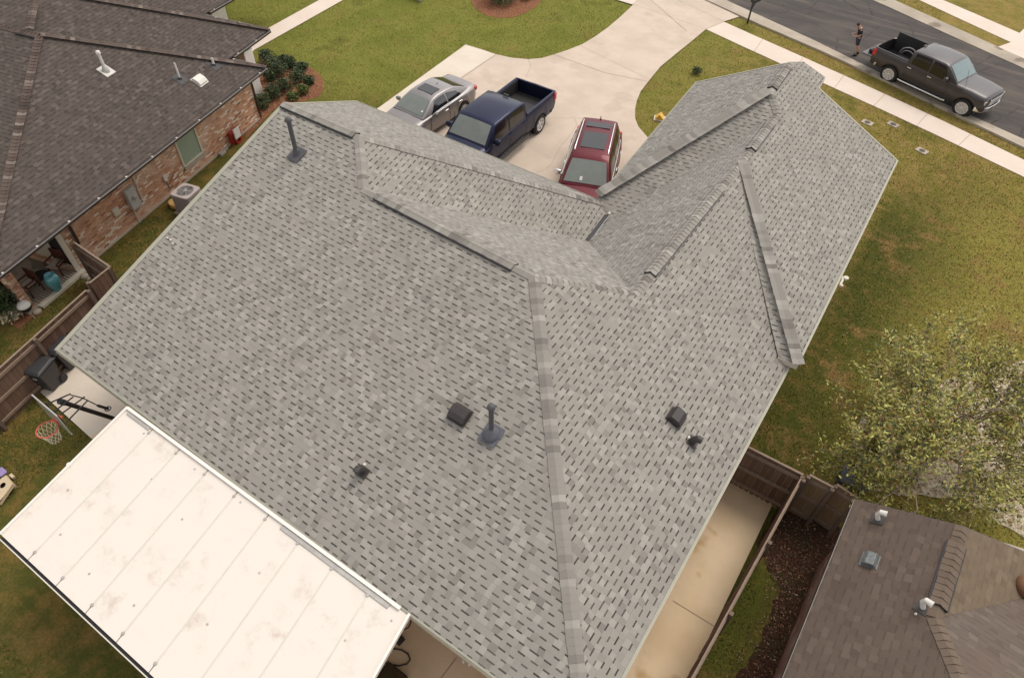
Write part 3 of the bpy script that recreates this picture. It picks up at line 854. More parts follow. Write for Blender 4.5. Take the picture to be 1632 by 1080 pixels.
for i, (a, b_) in enumerate(((.1, .07), (.3, .06), (.47, .055), (.63, .30), (.37, .33), (.86, .75), (.97, .08), (.13, .80), (.27, .85), (.42, .82), (.60, .66), (.9, .3), (.22, .26), (.05, .6))):
    q_ = Ca + ea * a + ed * b_; m = MB(); m.lathe([(0, 0), (.022, 0), (.022, .012), (0, .016)], tuple(q_), 8); m.build('panel_screw', M['galv'], cover)
q_ = at(111, 741, zc - .02); m = MB(); m.lathe([(0, -.05), (.05, -.05), (.05, .05), (0, .06)], tuple(q_), 10); m.build('rail_bracket', M['white'], cover)

# ------------------------------------------------------------------ neighbouring house on the left
TH = R(103)
NO = Vector((-5.24, 1.32, 0)); na = Vector((math.cos(TH), math.sin(TH), 0)); nn = Vector((math.sin(TH), -math.cos(TH), 0))
def W(s_, t_, z=0.0): return NO + na * s_ + nn * t_ + Vector((0, 0, z))
def onW(x, y, t_=0.0): return onpl(x, y, nn, W(0, t_))
def wl(p): d = Vector(p) - NO; return d.dot(na), d.dot(nn)
nh = thing('neighbour_house', 'brown shingle roofed neighbour house on the left with old red brick side wall', 'house', tuple(W(6, -6)))
ze = 2.40
cA = at(422, 108, ze); K = 5.0; apA = cA - (na + nn) * K + Vector((0, 0, .5 * K))
def onR0(x, y): return onpl(x, y, Vector((0, 0, 1)) + nn * .5, cA)
hipd = onR0(3, 330) - apA
rA = apA + hipd * ((apA.z - ze) / -hipd.z)   # rear right corner, past the frame
ridA = apA - nn * 9
rAf = rA - nn * 14; 
tA = wl(cA)[1]
cB = at(428, 48, ze); eB = at(370, 90, ze)
# volume B behind: its right-hand slope continues above hip A
apB = cB - (na + nn) * 8 + Vector((0, 0, 4.0)); kB = cB - na * 16
vB0 = eB
cC = at(332, 19, ze); eC = at(372, -4, ze)
kC = cC + na * 8
nB = Vector((0, 0, 1)) + nn * .5
# plane through cB eave rising towards -nn
def onB(x, y): return onpl(x, y, nB, cB)
fA = cA - nn * 16                          # front-left corner of A
apBl = apB - nn * 6
npoly = [
    ([rA, cA, apA], 0),                                                     # right-hand slope above the brick wall
    ([cA, fA, apA - nn * 11, apA], 0),                                      # street slope of A
    ([rA, apA, ridA, rAf], 0),                                              # rear slope
    ([kB, cB, apB], 0),                                                     # right slope of B
    ([cB, cB - nn * 22, apB - nn * 6, apB], 0),                             # street slope of B
    ([kB, apB, apBl, kB - nn * 14], 0),
]
dC = cC - na * 8; 
apC = cC + na * 2 - nn * 6 + Vector((0, 0, 3.0))
npoly.append(([dC, cC, eC, eC + na * 4, eC + na * 4 - nn * 7 + Vector((0, 0, 3.5)), dC - nn * 7 + Vector((0, 0, 3.5))], 0))
roof_mesh('roof', npoly, [M['brown_roof']], [(rA, cA), (cA, cA - nn * 3.2), (cB, cB - na * 3.2), (cB, cB - nn * 4.6), (cC, eC)], nh, M['darktrim'], drop=.14)
nP = [plane_n(p) for p, _ in npoly]
bc = M['brown_cap']
caps(nh, cA, apA, nP[1], nP[0], bc, .14); caps(nh, rA, apA, nP[0], nP[2], bc, .14)
caps(nh, apA, apA - nn * .95, nP[2], nP[1], bc, .16, vent=True)
caps(nh, cB, apB, nP[4], nP[3], bc, .14)
vv = apA - nn * .95
caps(nh, vv, vv - nn * 3, nP[2], nP[1], bc, .14)
caps(nh, at(46, 46, 4.9), at(57, -8, 5.3), nP[2], nP[3], bc, .14)
# gutters with round hangers
def ngutter(a, c, nm='gutter'):
    a, c = Vector(a), Vector(c); t = (c - a).normalized(); sd = Vector((t.y, -t.x, 0))
    if sd.dot(nn) < -.2 or (abs(sd.dot(nn)) <= .2 and sd.dot(na) < 0): sd = -sd
    b = MB(); b.bar(a + sd * .07 - Vector((0, 0, .05)), c + sd * .07 - Vector((0, 0, .05)), .10, .09); b.build(nm, M['darktrim'], nh, bevel=.01)
    b = MB(); b.bar(a + sd * .13 + Vector((0, 0, .0)), c + sd * .13, .012, .012); b.build('gutter_lip', M['galv'], nh)
    L = (c - a).length; i = .3
    while i < L:
        q = a + t * i + sd * .08 + Vector((0, 0, .002)); b = MB(); b.box(q.x - .03, q.x + .03, q.y - .03, q.y + .03, q.z, q.z + .012); b.build('gutter_hanger', M['pvc'], nh); i += 1.25
ngutter(rA - na * 1, cA); ngutter(eB, cB); ngutter(cB, cB - nn * 4.6); ngutter(cC, eC); ngutter(cA, cA - nn * 1.6)
# walls
s1, s2 = 1.93, wl(onW(414, 190))[0]
b = MB()
b.poly([W(s1, 0), W(s2, 0), W(s2, 0, 2.5), W(s1, 0, 2.5)], 0)
b.poly([W(s2, 0), W(s2, -3.2), W(s2, -3.2, 2.4), W(s2, 0, 2.5)], 0)
b.poly([W(s1, 0), W(s1, -.35), W(s1, -.35, 2.5), W(s1, 0, 2.5)], 0)
b.build('brick_wall', M['brick_old'], nh)
b = MB(); b.poly([W(s2, -3.2), W(s2 + 2.4, -3.2), W(s2 + 2.4, -9), W(s2 + 2.4, -9, 2.4), W(s2 + 2.4, -3.2, 2.4), W(s2, -3.2, 2.4)][:2] + [W(s2 + 2.4, -3.2, 2.3), W(s2, -3.2, 2.3)], 0)
b.poly([W(s2 + 2.4, -3.2), W(s2 + 2.4, -12), W(s2 + 2.4, -12, 2.3), W(s2 + 2.4, -3.2, 2.3)], 0)
b.poly([W(-9, -3.4), W(s1, -3.4), W(s1, -3.4, 2.4), W(-9, -3.4, 2.4)], 0)
b.build('inner_wall', M['brick_old'], nh)
# vertical soldier bricks at the wall foot corner (plinth ledge)
b = MB(); b.bar(W(s1, .03, .03), W(s2, .03, .03), .06, .06); b.build('plinth', M['curbc'], nh)
# cream reveal at the patio corner, white inner panel, brown corner pillar, beam
b = MB(); b.box(-.16, .02, -.03, .03, 0, 2.45, 0, Matrix.Translation(W(s1 - .06, .02)) @ Matrix.Rotation(TH, 4, 'Z')); b.build('corner_board', M['trimcream'], nh)
b = MB(); b.poly([W(s1 - .1, -.1), W(s1 - .1, -.1, 2.4), W(s1 - .1, -3.3, 2.4), W(s1 - .1, -3.3)], 0); b.build('side_panel', M['blackp'], nh)
b = MB(); b.poly([W(s1 - .14, -.7, .25), W(s1 - .14, -.7, 2.3), W(s1 - .14, -2.0, 2.3), W(s1 - .14, -2.0, .25)], 0); b.build('white_panel', M['trimcream'], nh)
b = MB(); b.bar(W(s1 - .2, -.15, .16), W(s1 - .2, -3.3, .16), .10, .22); b.build('brick_base', M['brick_old'], nh)
pc = at(62, 494); b = MB(); sC, tC = wl(pc)
Mx = Matrix.Translation(W(sC - .02, -.16)) @ Matrix.Rotation(TH, 4, 'Z')
b.box(-.20, .06, -.15, .15, 0, 2.35, 0, Mx); b.build('brick_pillar', M['brick_old'], nh)
b = MB(); b.box(-.26, .12, -.20, .20, 0, .12, 0, Mx); b.build('pillar_foot', M['curbc'], nh)
# soldier-course sill along the open patio side
Ls = s1 - sC
b = MB(); kk = int(Ls / .105)
for i in range(kk):
    q0 = sC + .12 + i * (Ls - .16) / kk; Mx = Matrix.Translation(W(q0, 0)) @ Matrix.Rotation(TH, 4, 'Z')
    b.box(0, .055, -.02, .20, .052, .115, 0, Mx)
b.build('brick_sill', M['curbc'], nh)
b = MB(); b.bar(W(sC + .1, .10, .04), W(s1, .10, .04), .24, .06); b.bar(W(sC + .1, .22, .06), W(s1, .22, .06), .05, .10); b.build('sill_edge', M['trimcream'], nh)
# window with roller blind, frame and brick sill
q = [onW(*p) for p in ((277, 223), (306, 203), (325, 245), (291, 262))]
sw = [wl(p)[0] for p in q]; sa, sb = (sw[0] + sw[3]) / 2, (sw[1] + sw[2]) / 2
zt = (q[0].z + q[1].z) / 2; zb = (q[2].z + q[3].z) / 2
wfm = MB()
for (a, c) in (((sa, zb), (sb, zb)), ((sa, zt), (sb, zt)), ((sa, zb), (sa, zt)), ((sb, zb), (sb, zt))):
    wfm.bar(W(a[0], .015, a[1]), W(c[0], .015, c[1]), .07, .07, 0, up=tuple(nn))
wf = wfm.build('window', M['trimcream'], nh)
b = MB(); b.poly([W(sa, .012, zb), W(sb, .012, zb), W(sb, .012, zt), W(sa, .012, zt)], 0); sub(b.build('pane', M['paint_green'], None), wf, nh)
b = MB()
for i in range(13):
    t0 = sa - .02 + i * (sb - sa + .1) / 13; b.box(0, .075, -.0, .11, zb - .13, zb - .05, 0, Matrix.Translation(W(t0, 0)) @ Matrix.Rotation(TH, 4, 'Z') @ Matrix.Rotation(R(180), 4, 'Z') @ Matrix.Translation((-.075, 0, 0)))
sub(b.build('sill', M['curbc'], None), wf, nh)
# electric meter cabinet, conduits, boxes
def wbox(name, pts, dep, mat, t0=0.005):
    q = [onW(*p, t_=dep) for p in pts]; ss = [wl(p)[0] for p in q]; zz = [p.z for p in q]
    a, c = min(ss), max(ss); z0, z1 = min(zz), max(zz)
    b = MB(); P8 = [W(a, t0, z0), W(c, t0, z0), W(c, dep, z0), W(a, dep, z0), W(a, t0, z1), W(c, t0, z1), W(c, dep, z1), W(a, dep, z1)]
    for f in ((3, 2, 1, 0), (4, 5, 6, 7), (0, 1, 5, 4), (1, 2, 6, 5), (2, 3, 7, 6), (3, 0, 4, 7)): b.poly([P8[i] for i in f], 0)
    return b.build(name, mat, nh, bevel=.01)
ec = wbox('electric_cabinet', ((201, 305), (213, 298), (226, 324), (214, 336)), .16, M['panelg'])
b = MB(); pp = onW(213.5, 314.5, .165); b.lathe([(0, 0), (.07, 0), (.07, .05), (.05, .08), (0, .09)], n=12, M=Matrix.Translation(pp) @ (Vector((0, 0, 1)).rotation_difference(nn)).to_matrix().to_4x4()); sub(b.build('meter_glass', M['galv'], None), ec, nh)
b = MB(); b.tube([onW(207, 268, .05), onW(228, 321, .05)], .028, 8); b.build('conduit', M['gutterw'], nh)
b = MB(); b.tube([onW(214, 337, .05), onW(226, 360, .05)], .028, 8); b.build('conduit', M['gutterw'], nh)
wbox('junction_box', ((181, 334), (189, 331), (193, 340), (184, 344)), .08, M['trimcream'])
wbox('junction_box', ((260, 281), (265, 279), (268, 287), (264, 289)), .07, M['pvc'])
b = MB(); b.tube([onW(264, 288, .04), onW(270, 300, .04)], .018, 6); b.build('whip_cable', M['blackp'], nh)
b = MB(); b.tube([onW(102, 346, .06), onW(126, 388, .06)], .05, 8); b.build('downspout', M['darktrim'], nh)
b = MB(); pdn = at(404, 127, 2.2); b.tube([at(404, 127, ze - .02), W(s2 + .02, .08, 1.9), W(s2 + .02, .08, .1)], .04, 8); b.build('downspout', M['darktrim'], nh)
# red hose reel with white lid, on the wall
hr = wbox('hose_reel', ((368, 214), (383, 206), (388, 222), (374, 234)), .20, M['redp'])
b = MB(); pp = onW(377, 219, .2); b.lathe([(.10, 0), (.17, .0), (.19, .06), (.17, .12), (.10, .12), (.10, 0)], n=20, M=Matrix.Translation(pp - Vector((0, 0, .08))) @ (Vector((0, 0, 1)).rotation_difference(nn)).to_matrix().to_4x4()); sub(b.build('reel_drum', M['redp'], None), hr, nh)
wl_ = wbox('reel_lid', ((372, 208), (380, 204), (385, 216), (376, 221)), .40, M['pvc'], t0=.34)
gm = wbox('gas_meter', ((352, 246), (360, 242), (364, 252), (356, 257)), .22, M['galv'], t0=.08)
b = MB(); b.tube([onW(363, 236, .1), onW(357, 243, .12), onW(353, 256, .12), onW(356, 262, .12)], .022, 8); b.tube([onW(350, 252, .12), onW(364, 247, .12)], .02, 8); sub(b.build('gas_pipe', M['galv'], None), gm, nh)
# white porch columns
def pcol(pr, pl, zt, dep=.35):
    a, c = at(*pr), at(*pl); t = (a - c).normalized(); d = Vector((-t.y, t.x, 0))
    b = MB(); V = [c, a, a + d * dep, c + d * dep]; T = [v + Vector((0, 0, zt)) for v in V]
    b.mesh(V + T, [(3, 2, 1, 0), (4, 5, 6, 7), (0, 1, 5, 4), (1, 2, 6, 5), (2, 3, 7, 6), (3, 0, 4, 7)]); b.build('porch_wall', M['white'], nh, bevel=.02)
pcol((422, 156), (410, 162), 2.25, 1.2)
q0 = at(409, 110, 1.6); q1 = at(382, 122, 1.6)
pcol(tuple(map(float, (415, 128))), (388, 142), 2.2, .3)
pcol((366, 38), (345, 48), 2.25, .3)
# roof penetrations of the brown roof
nAq = nP[0]
def onR(x, y): return onpl(x, y, nAq, cA)
pipe_vent(nh, onR(169, 113), nAq, .62, .05, (M['galv'], M['pvc']), boot=(.13, .2), cap=True)
pipe_vent(nh, onR(287, 126), nAq, .62, .035, (M['blackp'], M['pvc']), boot=(.07, .06))
pipe_vent(nh, onR(341, 104), nAq, .28, .045, (M['blackp'], M['pvc']), boot=(.07, .05))
box_vent(nh, onR(318, 129), nAq, .42, .42, .13, M['pvc'])
b = MB(); q_ = at(2, 21, 4.6); b.box(q_.x - .25, q_.x + .1, q_.y - .2, q_.y + .25, q_.z - .5, q_.z); b.build('roof_vent', M['pvc'], nh, bevel=.02)
# louvred air conditioner on a pad
ac = thing('air_conditioner', 'square beige air conditioner unit with round fan grille beside the red brick wall', 'air conditioner', tuple(at(300, 338)), TH)
acx = at(295, 304, .86); hw = .40
ac.location = (acx.x, acx.y, 0)
b = MB(); b.box(-hw + .03, hw - .03, -hw + .03, hw - .03, .06, .80); b.build('louvred_side', M['acd'], ac, local=True, bevel=.04)
b = MB()
for i in range(12):
    z = .12 + i * .055
    for s_ in (-1, 1):
        b.box(-hw + .05, hw - .05, s_ * (hw - .025) - .008, s_ * (hw - .025) + .008, z, z + .022); b.box(s_ * (hw - .025) - .008, s_ * (hw - .025) + .008, -hw + .05, hw - .05, z, z + .022)
b.build('louvre', M['acm'], ac, local=True)
b = MB(); N_ = 40; V = []; F = []
for i in range(N_):
    a = 2 * math.pi * i / N_; ca, sa_ = math.cos(a), math.sin(a)
    kx = hw / max(abs(ca), abs(sa_)) * .97; rr = min(kx, hw * 1.26)
    V += [(.30 * ca, .30 * sa_, .86), (rr * ca, rr * sa_, .86), (rr * ca, rr * sa_, .78), (.30 * ca, .30 * sa_, .80)]
for i in range(N_):
    j = (i + 1) % N_
    F += [(4 * i, 4 * j, 4 * j + 1, 4 * i + 1)[::-1], (4 * i + 1, 4 * j + 1, 4 * j + 2, 4 * i + 2)[::-1], (4 * i, 4 * i + 3, 4 * j + 3, 4 * j)[::-1]]
b.mesh(V, F); b.build('top_cover', M['acm'], ac, local=True, smooth=40)
b = MB()
for r_ in (.07, .13, .19, .25, .295): b.tube([(r_ * math.cos(2 * math.pi * i / 24), r_ * math.sin(2 * math.pi * i / 24), .865) for i in range(25)], .006, 5)
for i in range(8): a = math.pi * i / 4; b.tube([(0, 0, .868), (.3 * math.cos(a), .3 * math.sin(a), .868)], .006, 5)
b.lathe([(0, .85), (.07, .85), (.07, .875), (0, .88)], n=12); b.build('fan_grille', M['galv'], ac, local=True)
b = MB()
for i in range(4):
    a = math.pi / 2 * i + .4; Mx = Matrix.Rotation(a, 4, 'Z') @ Matrix.Translation((.16, 0, .78)) @ Matrix.Rotation(R(25), 4, 'X'); b.box(-.12, .12, -.07, .07, -.006, .006, 0, Mx)
b.build('fan_blade', M['acm'], ac, local=True)
b = MB(); b.box(-hw - .06, hw + .06, -hw - .06, hw + .06, .0, .06); b.build('pad', M['curbc'], ac, local=True)
b = MB(); q_ = at(281, 327, .05); b.mesh([(q_.x + .30 * math.cos(a), q_.y + .22 * math.sin(a), .04 + (.16 if k else 0)) for k in (0, 1) for a in [2 * math.pi * i / 14 for i in range(14)]],
    [tuple(range(13, -1, -1)), tuple(range(14, 28))] + [(i, (i + 1) % 14, 14 + (i + 1) % 14, 14 + i) for i in range(14)])
tag(b.build('stepping_stone', plain('tan stone', (.58, .34, .12), .8), bevel=.03), 'tan rounded splash stone on the grass next to the air conditioner', 'stone')

# ------------------------------------------------------------------ neighbouring house on the right
rn = thing('neighbour_house', 'reddish brown roofed house in the lower right corner', 'house', (21, 3, 0))
NL = Vector((-.5, 0, 1)).normalized(); Pl = Vector((18.05, 0, 2.7))
e0 = at(1363, 795, 2.70); e1 = Vector((17.90, -12, 2.70))
ra = onpl(1527, 862, NL, Pl); rb = onpl(1490, 984, NL, Pl); rcx = onpl(1534, 1090, NL, Pl)
rc2 = rb + (rcx - rb) * 4.2
ra = Vector((rb.x + .06, e0.y - .05, rb.z))
tn = Vector((.5, 0, 1)).normalized()
ve = onpl(1632, 953, tn, rb); ve2 = rb + (ve - rb) * 2.4
te = onpl(1640, 882, tn, rb)
te2 = ra + (te - ra) * 2.4
rpoly = [([e1, e0, ra, rb, rc2, Vector((rc2.x, -12, rc2.z))], 0),
         ([rb, ra, te2, ve2], 1),
         ([rb, ve2, Vector((ve2.x + 1.5, ve2.y, ve2.z)), Vector((rc2.x + 9, rc2.y, rc2.z)), rc2], 2)]
rpoly = [([Vector(p) for p in a], b_) for a, b_ in rpoly]
rpoly[0][0].reverse()
roof_mesh('roof', rpoly, [M['rust_roof'], M['tan_roof'], M['slate_roof']], [(e1, e0), (e0, ra), (ra, te2)], rn, M['darktrim'], drop=.13)
q0, q1, q2 = [plane_n(p) for p, _ in rpoly]
caps(rn, rb, rb.lerp(ra, .12), q0, q1, M['rust_cap'], .14)
caps(rn, rb.lerp(ra, .12), rb.lerp(ra, .80), q0, q1, M['rust_cap'], .15, vent=True)
caps(rn, rb.lerp(ra, .80), ra, q0, q1, M['rust_cap'], .14)
caps(rn, rc2, rb, q0, q2, M['rust_cap'], .14)
b = MB(); wall_ring(b, [(18.3, 7.2), (21.3, 7.2), (21.3, -12), (18.3, -12)], 0, [2.6] * 4); b.poly([(18.3, 7.2, 2.6), (19.9, 7.2, 3.35), (21.3, 7.2, 2.6)], 0); b.build('wall', M['brick_own'], rn)
def onQ(x, y): return onpl(x, y, NL, Pl)
def goose(parent, bp, n_, mat, s_=1.0, ang=0):
    Mx = frame(n_, bp) @ Matrix.Rotation(ang, 4, 'Z'); b = MB(); flash(b, Mx, .26, .26); b.build('vent_flashing', M['ventb'], parent)
    b = MB(); b.tube([Mx @ Vector((0, .0, .0)), Mx @ Vector((0, .0, .16 * s_)), Mx @ Vector((.0, .08, .26 * s_)), Mx @ Vector((0, .19, .24 * s_))], [.05, .045, .055, .065], 12); b.build('gooseneck_vent', mat, parent, smooth=40)
goose(rn, onQ(1399, 827), q0, M['pvc']); goose(rn, onQ(1471, 968), q0, M['pvc'], 1.2, R(-20))
box_vent(rn, onQ(1386, 893), q0, .30, .30, .12, M['galv2'])
b = MB(); q_ = onQ(1459, 978); b.lathe([(0, 0), (.025, 0), (.02, .03), (0, .035)], tuple(q_), 8); b.build('paint_fleck', M['pvc'], rn)
# dark round vent at the frame edge
b = MB(); q_ = onpl(1634, 938, tn, rb); b.lathe([(0, -.02), (.22, -.02), (.24, .1), (.18, .2), (0, .24)], tuple(q_), 18); b.build('turbine_vent', plain('rusty vent', (.16, .075, .035), .7), rn, smooth=50)

# ------------------------------------------------------------------ fences
def fence(label, a, c, h, mats, railside, posts=2.0, cat='fence', top=True, capw=.055, name='wood_fence', group=None, seed=1, lattice=False):
    """a-c: foot line; railside: vector towards the side with the rails"""
    a, c = Vector(a), Vector(c); t = (c - a); L = t.length; t.normalize(); rs = Vector(railside).normalized()
    root = thing(name, label, cat, tuple(a), group=group); rnd = random.Random(seed)
    b = MB(); n = int(L / .142)
    for i in range(n):
        x0 = L * i / n + .004; x1 = L * (i + 1) / n - .004; hh = h * (1 + rnd.uniform(-.012, .012)); off = rnd.uniform(-.006, .006)
        A, B = a + t * x0 + rs * off, a + t * x1 + rs * off
        q = [A, B, B - rs * .018, A - rs * .018]
        tops = [p + Vector((0, 0, hh)) for p in q]; lows = [p + Vector((0, 0, .03)) for p in q]
        u0 = i * .14 + .02
        uvf = [(u0, 0), (u0 + .1, 0), (u0 + .1, h), (u0, h)]
        for j in range(4): b.face([lows[j], lows[(j + 1) % 4], tops[(j + 1) % 4], tops[j]], 0, uvf)
        b.face(tops, 0, [(u0, 0), (u0 + .1, 0), (u0 + .1, .02), (u0, .02)])
    b.build('boards', mats, root)
    for z, wd in ((.24, .09), (h * .52, .09), (h - .16, .09)):
        r_ = MB(); r_.bar(a + rs * .03 + Vector((0, 0, z)), c + rs * .03 + Vector((0, 0, z)), .045, wd); r_.build('rail', M['rail'], root)
    if top:
        r_ = MB(); r_.bar(a + Vector((0, 0, h + .02)), c + Vector((0, 0, h + .02)), capw, .025); r_.build('cap_board', M['rail'], root)
    k_ = max(1, round(L / posts))
    for i in range(k_ + 1):
        p_ = a + t * (L * i / k_) + rs * .07; r_ = MB(); r_.bar(p_, p_ + Vector((0, 0, h + .02)), .09, .09, up=tuple(t)); r_.build('post', M['post'], root)
    return root
def fl_(x, y, h): p_ = at(x, y, h); return Vector((p_.x, p_.y, 0))
hF = 1.6
A1, A2 = fl_(138, 463, hF), fl_(0, 587, hF)
A3 = A2 + (A2 - A1).normalized() * 5
fence('long brown board fence running behind the trash bins', A1, A3, hF, M['fence'], nn, seed=3)
B1, B2 = fl_(143, 452, hF), fl_(176, 426, hF); Cw = fl_(117, 386, hF)
fence('short brown fence panel tucked in against the grey roof eave', B1, B2, hF, M['fence'], -nn, seed=5)
fence('grey weathered fence with open rails joining the red brick wall', B2, Cw, hF, M['fence'], -na, seed=6, top=True)
hR = 1.78
p1, p2 = fl_(1198, 716, hR), fl_(1280, 757, hR)
p1 = Vector((15.25, p1.y, 0))
fence('dark brown fence panel between the grey roof and the side fence', p1, p2, hR, M['fence'], (0, -1, 0), seed=8)
s0, s1_ = fl_(1276, 763, hR), fl_(1106, 1074, hR); s1_ = s0 + (s1_ - s0) * 1.8
fence('long side fence seen edge on beside the concrete slab', s0, s1_, hR, M['fence'], (1, 0, 0), seed=9, capw=.034)
g0, g1, g2, g3 = fl_(1290, 757, hR), fl_(1328, 777, hR), fl_(1333, 772, hR), fl_(1366, 794, hR)
for (a_, b_, lb, sd_) in ((g0, g1, 'olive brown wooden gate leaf next to the side fence', 11), (g2, g3, 'olive brown wooden gate leaf next to the reddish brown roof', 12)):
    fence(lb, a_, b_, hR, M['fence_warm'], (0, -1, 0), posts=3, cat='gate', name='wooden_gate', group='two gate leaves beside the reddish brown roof', seed=sd_)
bx = at(1350, 776); ub = thing('utility_box', 'dark green grey utility box on the grass behind the gate', 'utility box', tuple(bx), R(4))
b = MB(); b.mesh([(-.32, -.25, 0), (.32, -.25, 0), (.32, .25, 0), (-.32, .25, 0), (-.3, -.22, .42), (.3, -.22, .42), (.3, .22, .50), (-.3, .22, .50)], [(3, 2, 1, 0), (4, 5, 6, 7), (0, 1, 5, 4), (1, 2, 6, 5), (2, 3, 7, 6), (3, 0, 4, 7)]); b.build('cabinet', plain('slate green plastic', (.060, .070, .070), .6), ub, local=True, bevel=.03)
b = MB(); b.mesh([(-.34, -.27, .42), (.34, -.27, .42), (.34, .27, .52), (-.34, .27, .52), (-.34, -.27, .46), (.34, -.27, .46), (.34, .27, .56), (-.34, .27, .56)], [(3, 2, 1, 0), (4, 5, 6, 7), (0, 1, 5, 4), (1, 2, 6, 5), (2, 3, 7, 6), (3, 0, 4, 7)]); b.build('lid', plain('slate green lid', (.075, .088, .092), .5), ub, local=True, bevel=.02)

# ------------------------------------------------------------------ vehicles (x forward, y left, z up; origin on the ground)
def lerp(a, b, t): return a + (b - a) * t
def curve(pts, x):
    if x <= pts[0][0]: return pts[0][1]
    for (x0, y0), (x1, y1) in zip(pts[:-1], pts[1:]):
        if x <= x1:
            t = (x - x0) / (x1 - x0); return lerp(y0, y1, t)
    return pts[-1][1]
def wheel(root, x, y, r, wd, spokes, side, rimr=.68):
    Mx = Matrix.Translation((x, y, r)) @ Matrix.Rotation(R(90) * (-side), 4, 'X')    # local z points outwards
    b = MB(); h = wd / 2
    b.lathe([(r * rimr, -h), (r * .93, -h), (r, -h * .7), (r, h * .7), (r * .94, h), (r * rimr, h), (r * rimr, -h)], n=30, M=Mx)
    t = b.build('wheel', M['tyre'], root, local=True, smooth=40)
    b = MB(); q = r * rimr
    b.lathe([(q, h * .2), (q, h * .98), (q * .93, h * .98), (q * .90, h * .3)], n=30, M=Mx)
    for i in range(spokes):
        a = 2 * math.pi * i / spokes
        S = Mx @ Matrix.Rotation(a, 4, 'Z')
        w0, w1 = q * .06, q * .115 * (6 / max(6, spokes)) ** .5
        b.mesh([S @ Vector(v) for v in ((q * .15, -w0, h * .72), (q * .92, -w1, h * .9), (q * .92, w1, h * .9), (q * .15, w0, h * .72), (q * .15, -w0, h * .4), (q * .92, -w1, h * .5), (q * .92, w1, h * .5), (q * .15, w0, h * .4))],
               [(0, 1, 2, 3), (4, 7, 6, 5), (0, 4, 5, 1), (3, 2, 6, 7)])
    b.lathe([(0, h * .85), (q * .2, h * .82), (q * .24, h * .4)], n=14, M=Mx)
    rm = b.build('rim', M['rim'], None, smooth=35); rm.parent = t
    b = MB(); b.lathe([(q * .9, h * .15), (0, h * .12)], n=20, M=Mx); bk = b.build('brake_disc', M['blackp'], None); bk.parent = t
def loft(b, st, mat=0, capends=True):
    n = len(st[0])
    rows = []
    for s_ in st:
        rows.append([Vector(p) for p in s_] + [Vector((p[0], -p[1], p[2])) for p in reversed(s_[1:-1])])
    m = len(rows[0]); V = [p for r_ in rows for p in r_]; F = []
    for i in range(len(rows) - 1):
        for k in range(m):
            F.append((i * m + k, i * m + (k + 1) % m, (i + 1) * m + (k + 1) % m, (i + 1) * m + k))
    if capends:
        F.append(tuple(range(m))[::-1]); F.append(tuple(range((len(rows) - 1) * m, len(rows) * m)))
    b.mesh(V, F, mat)
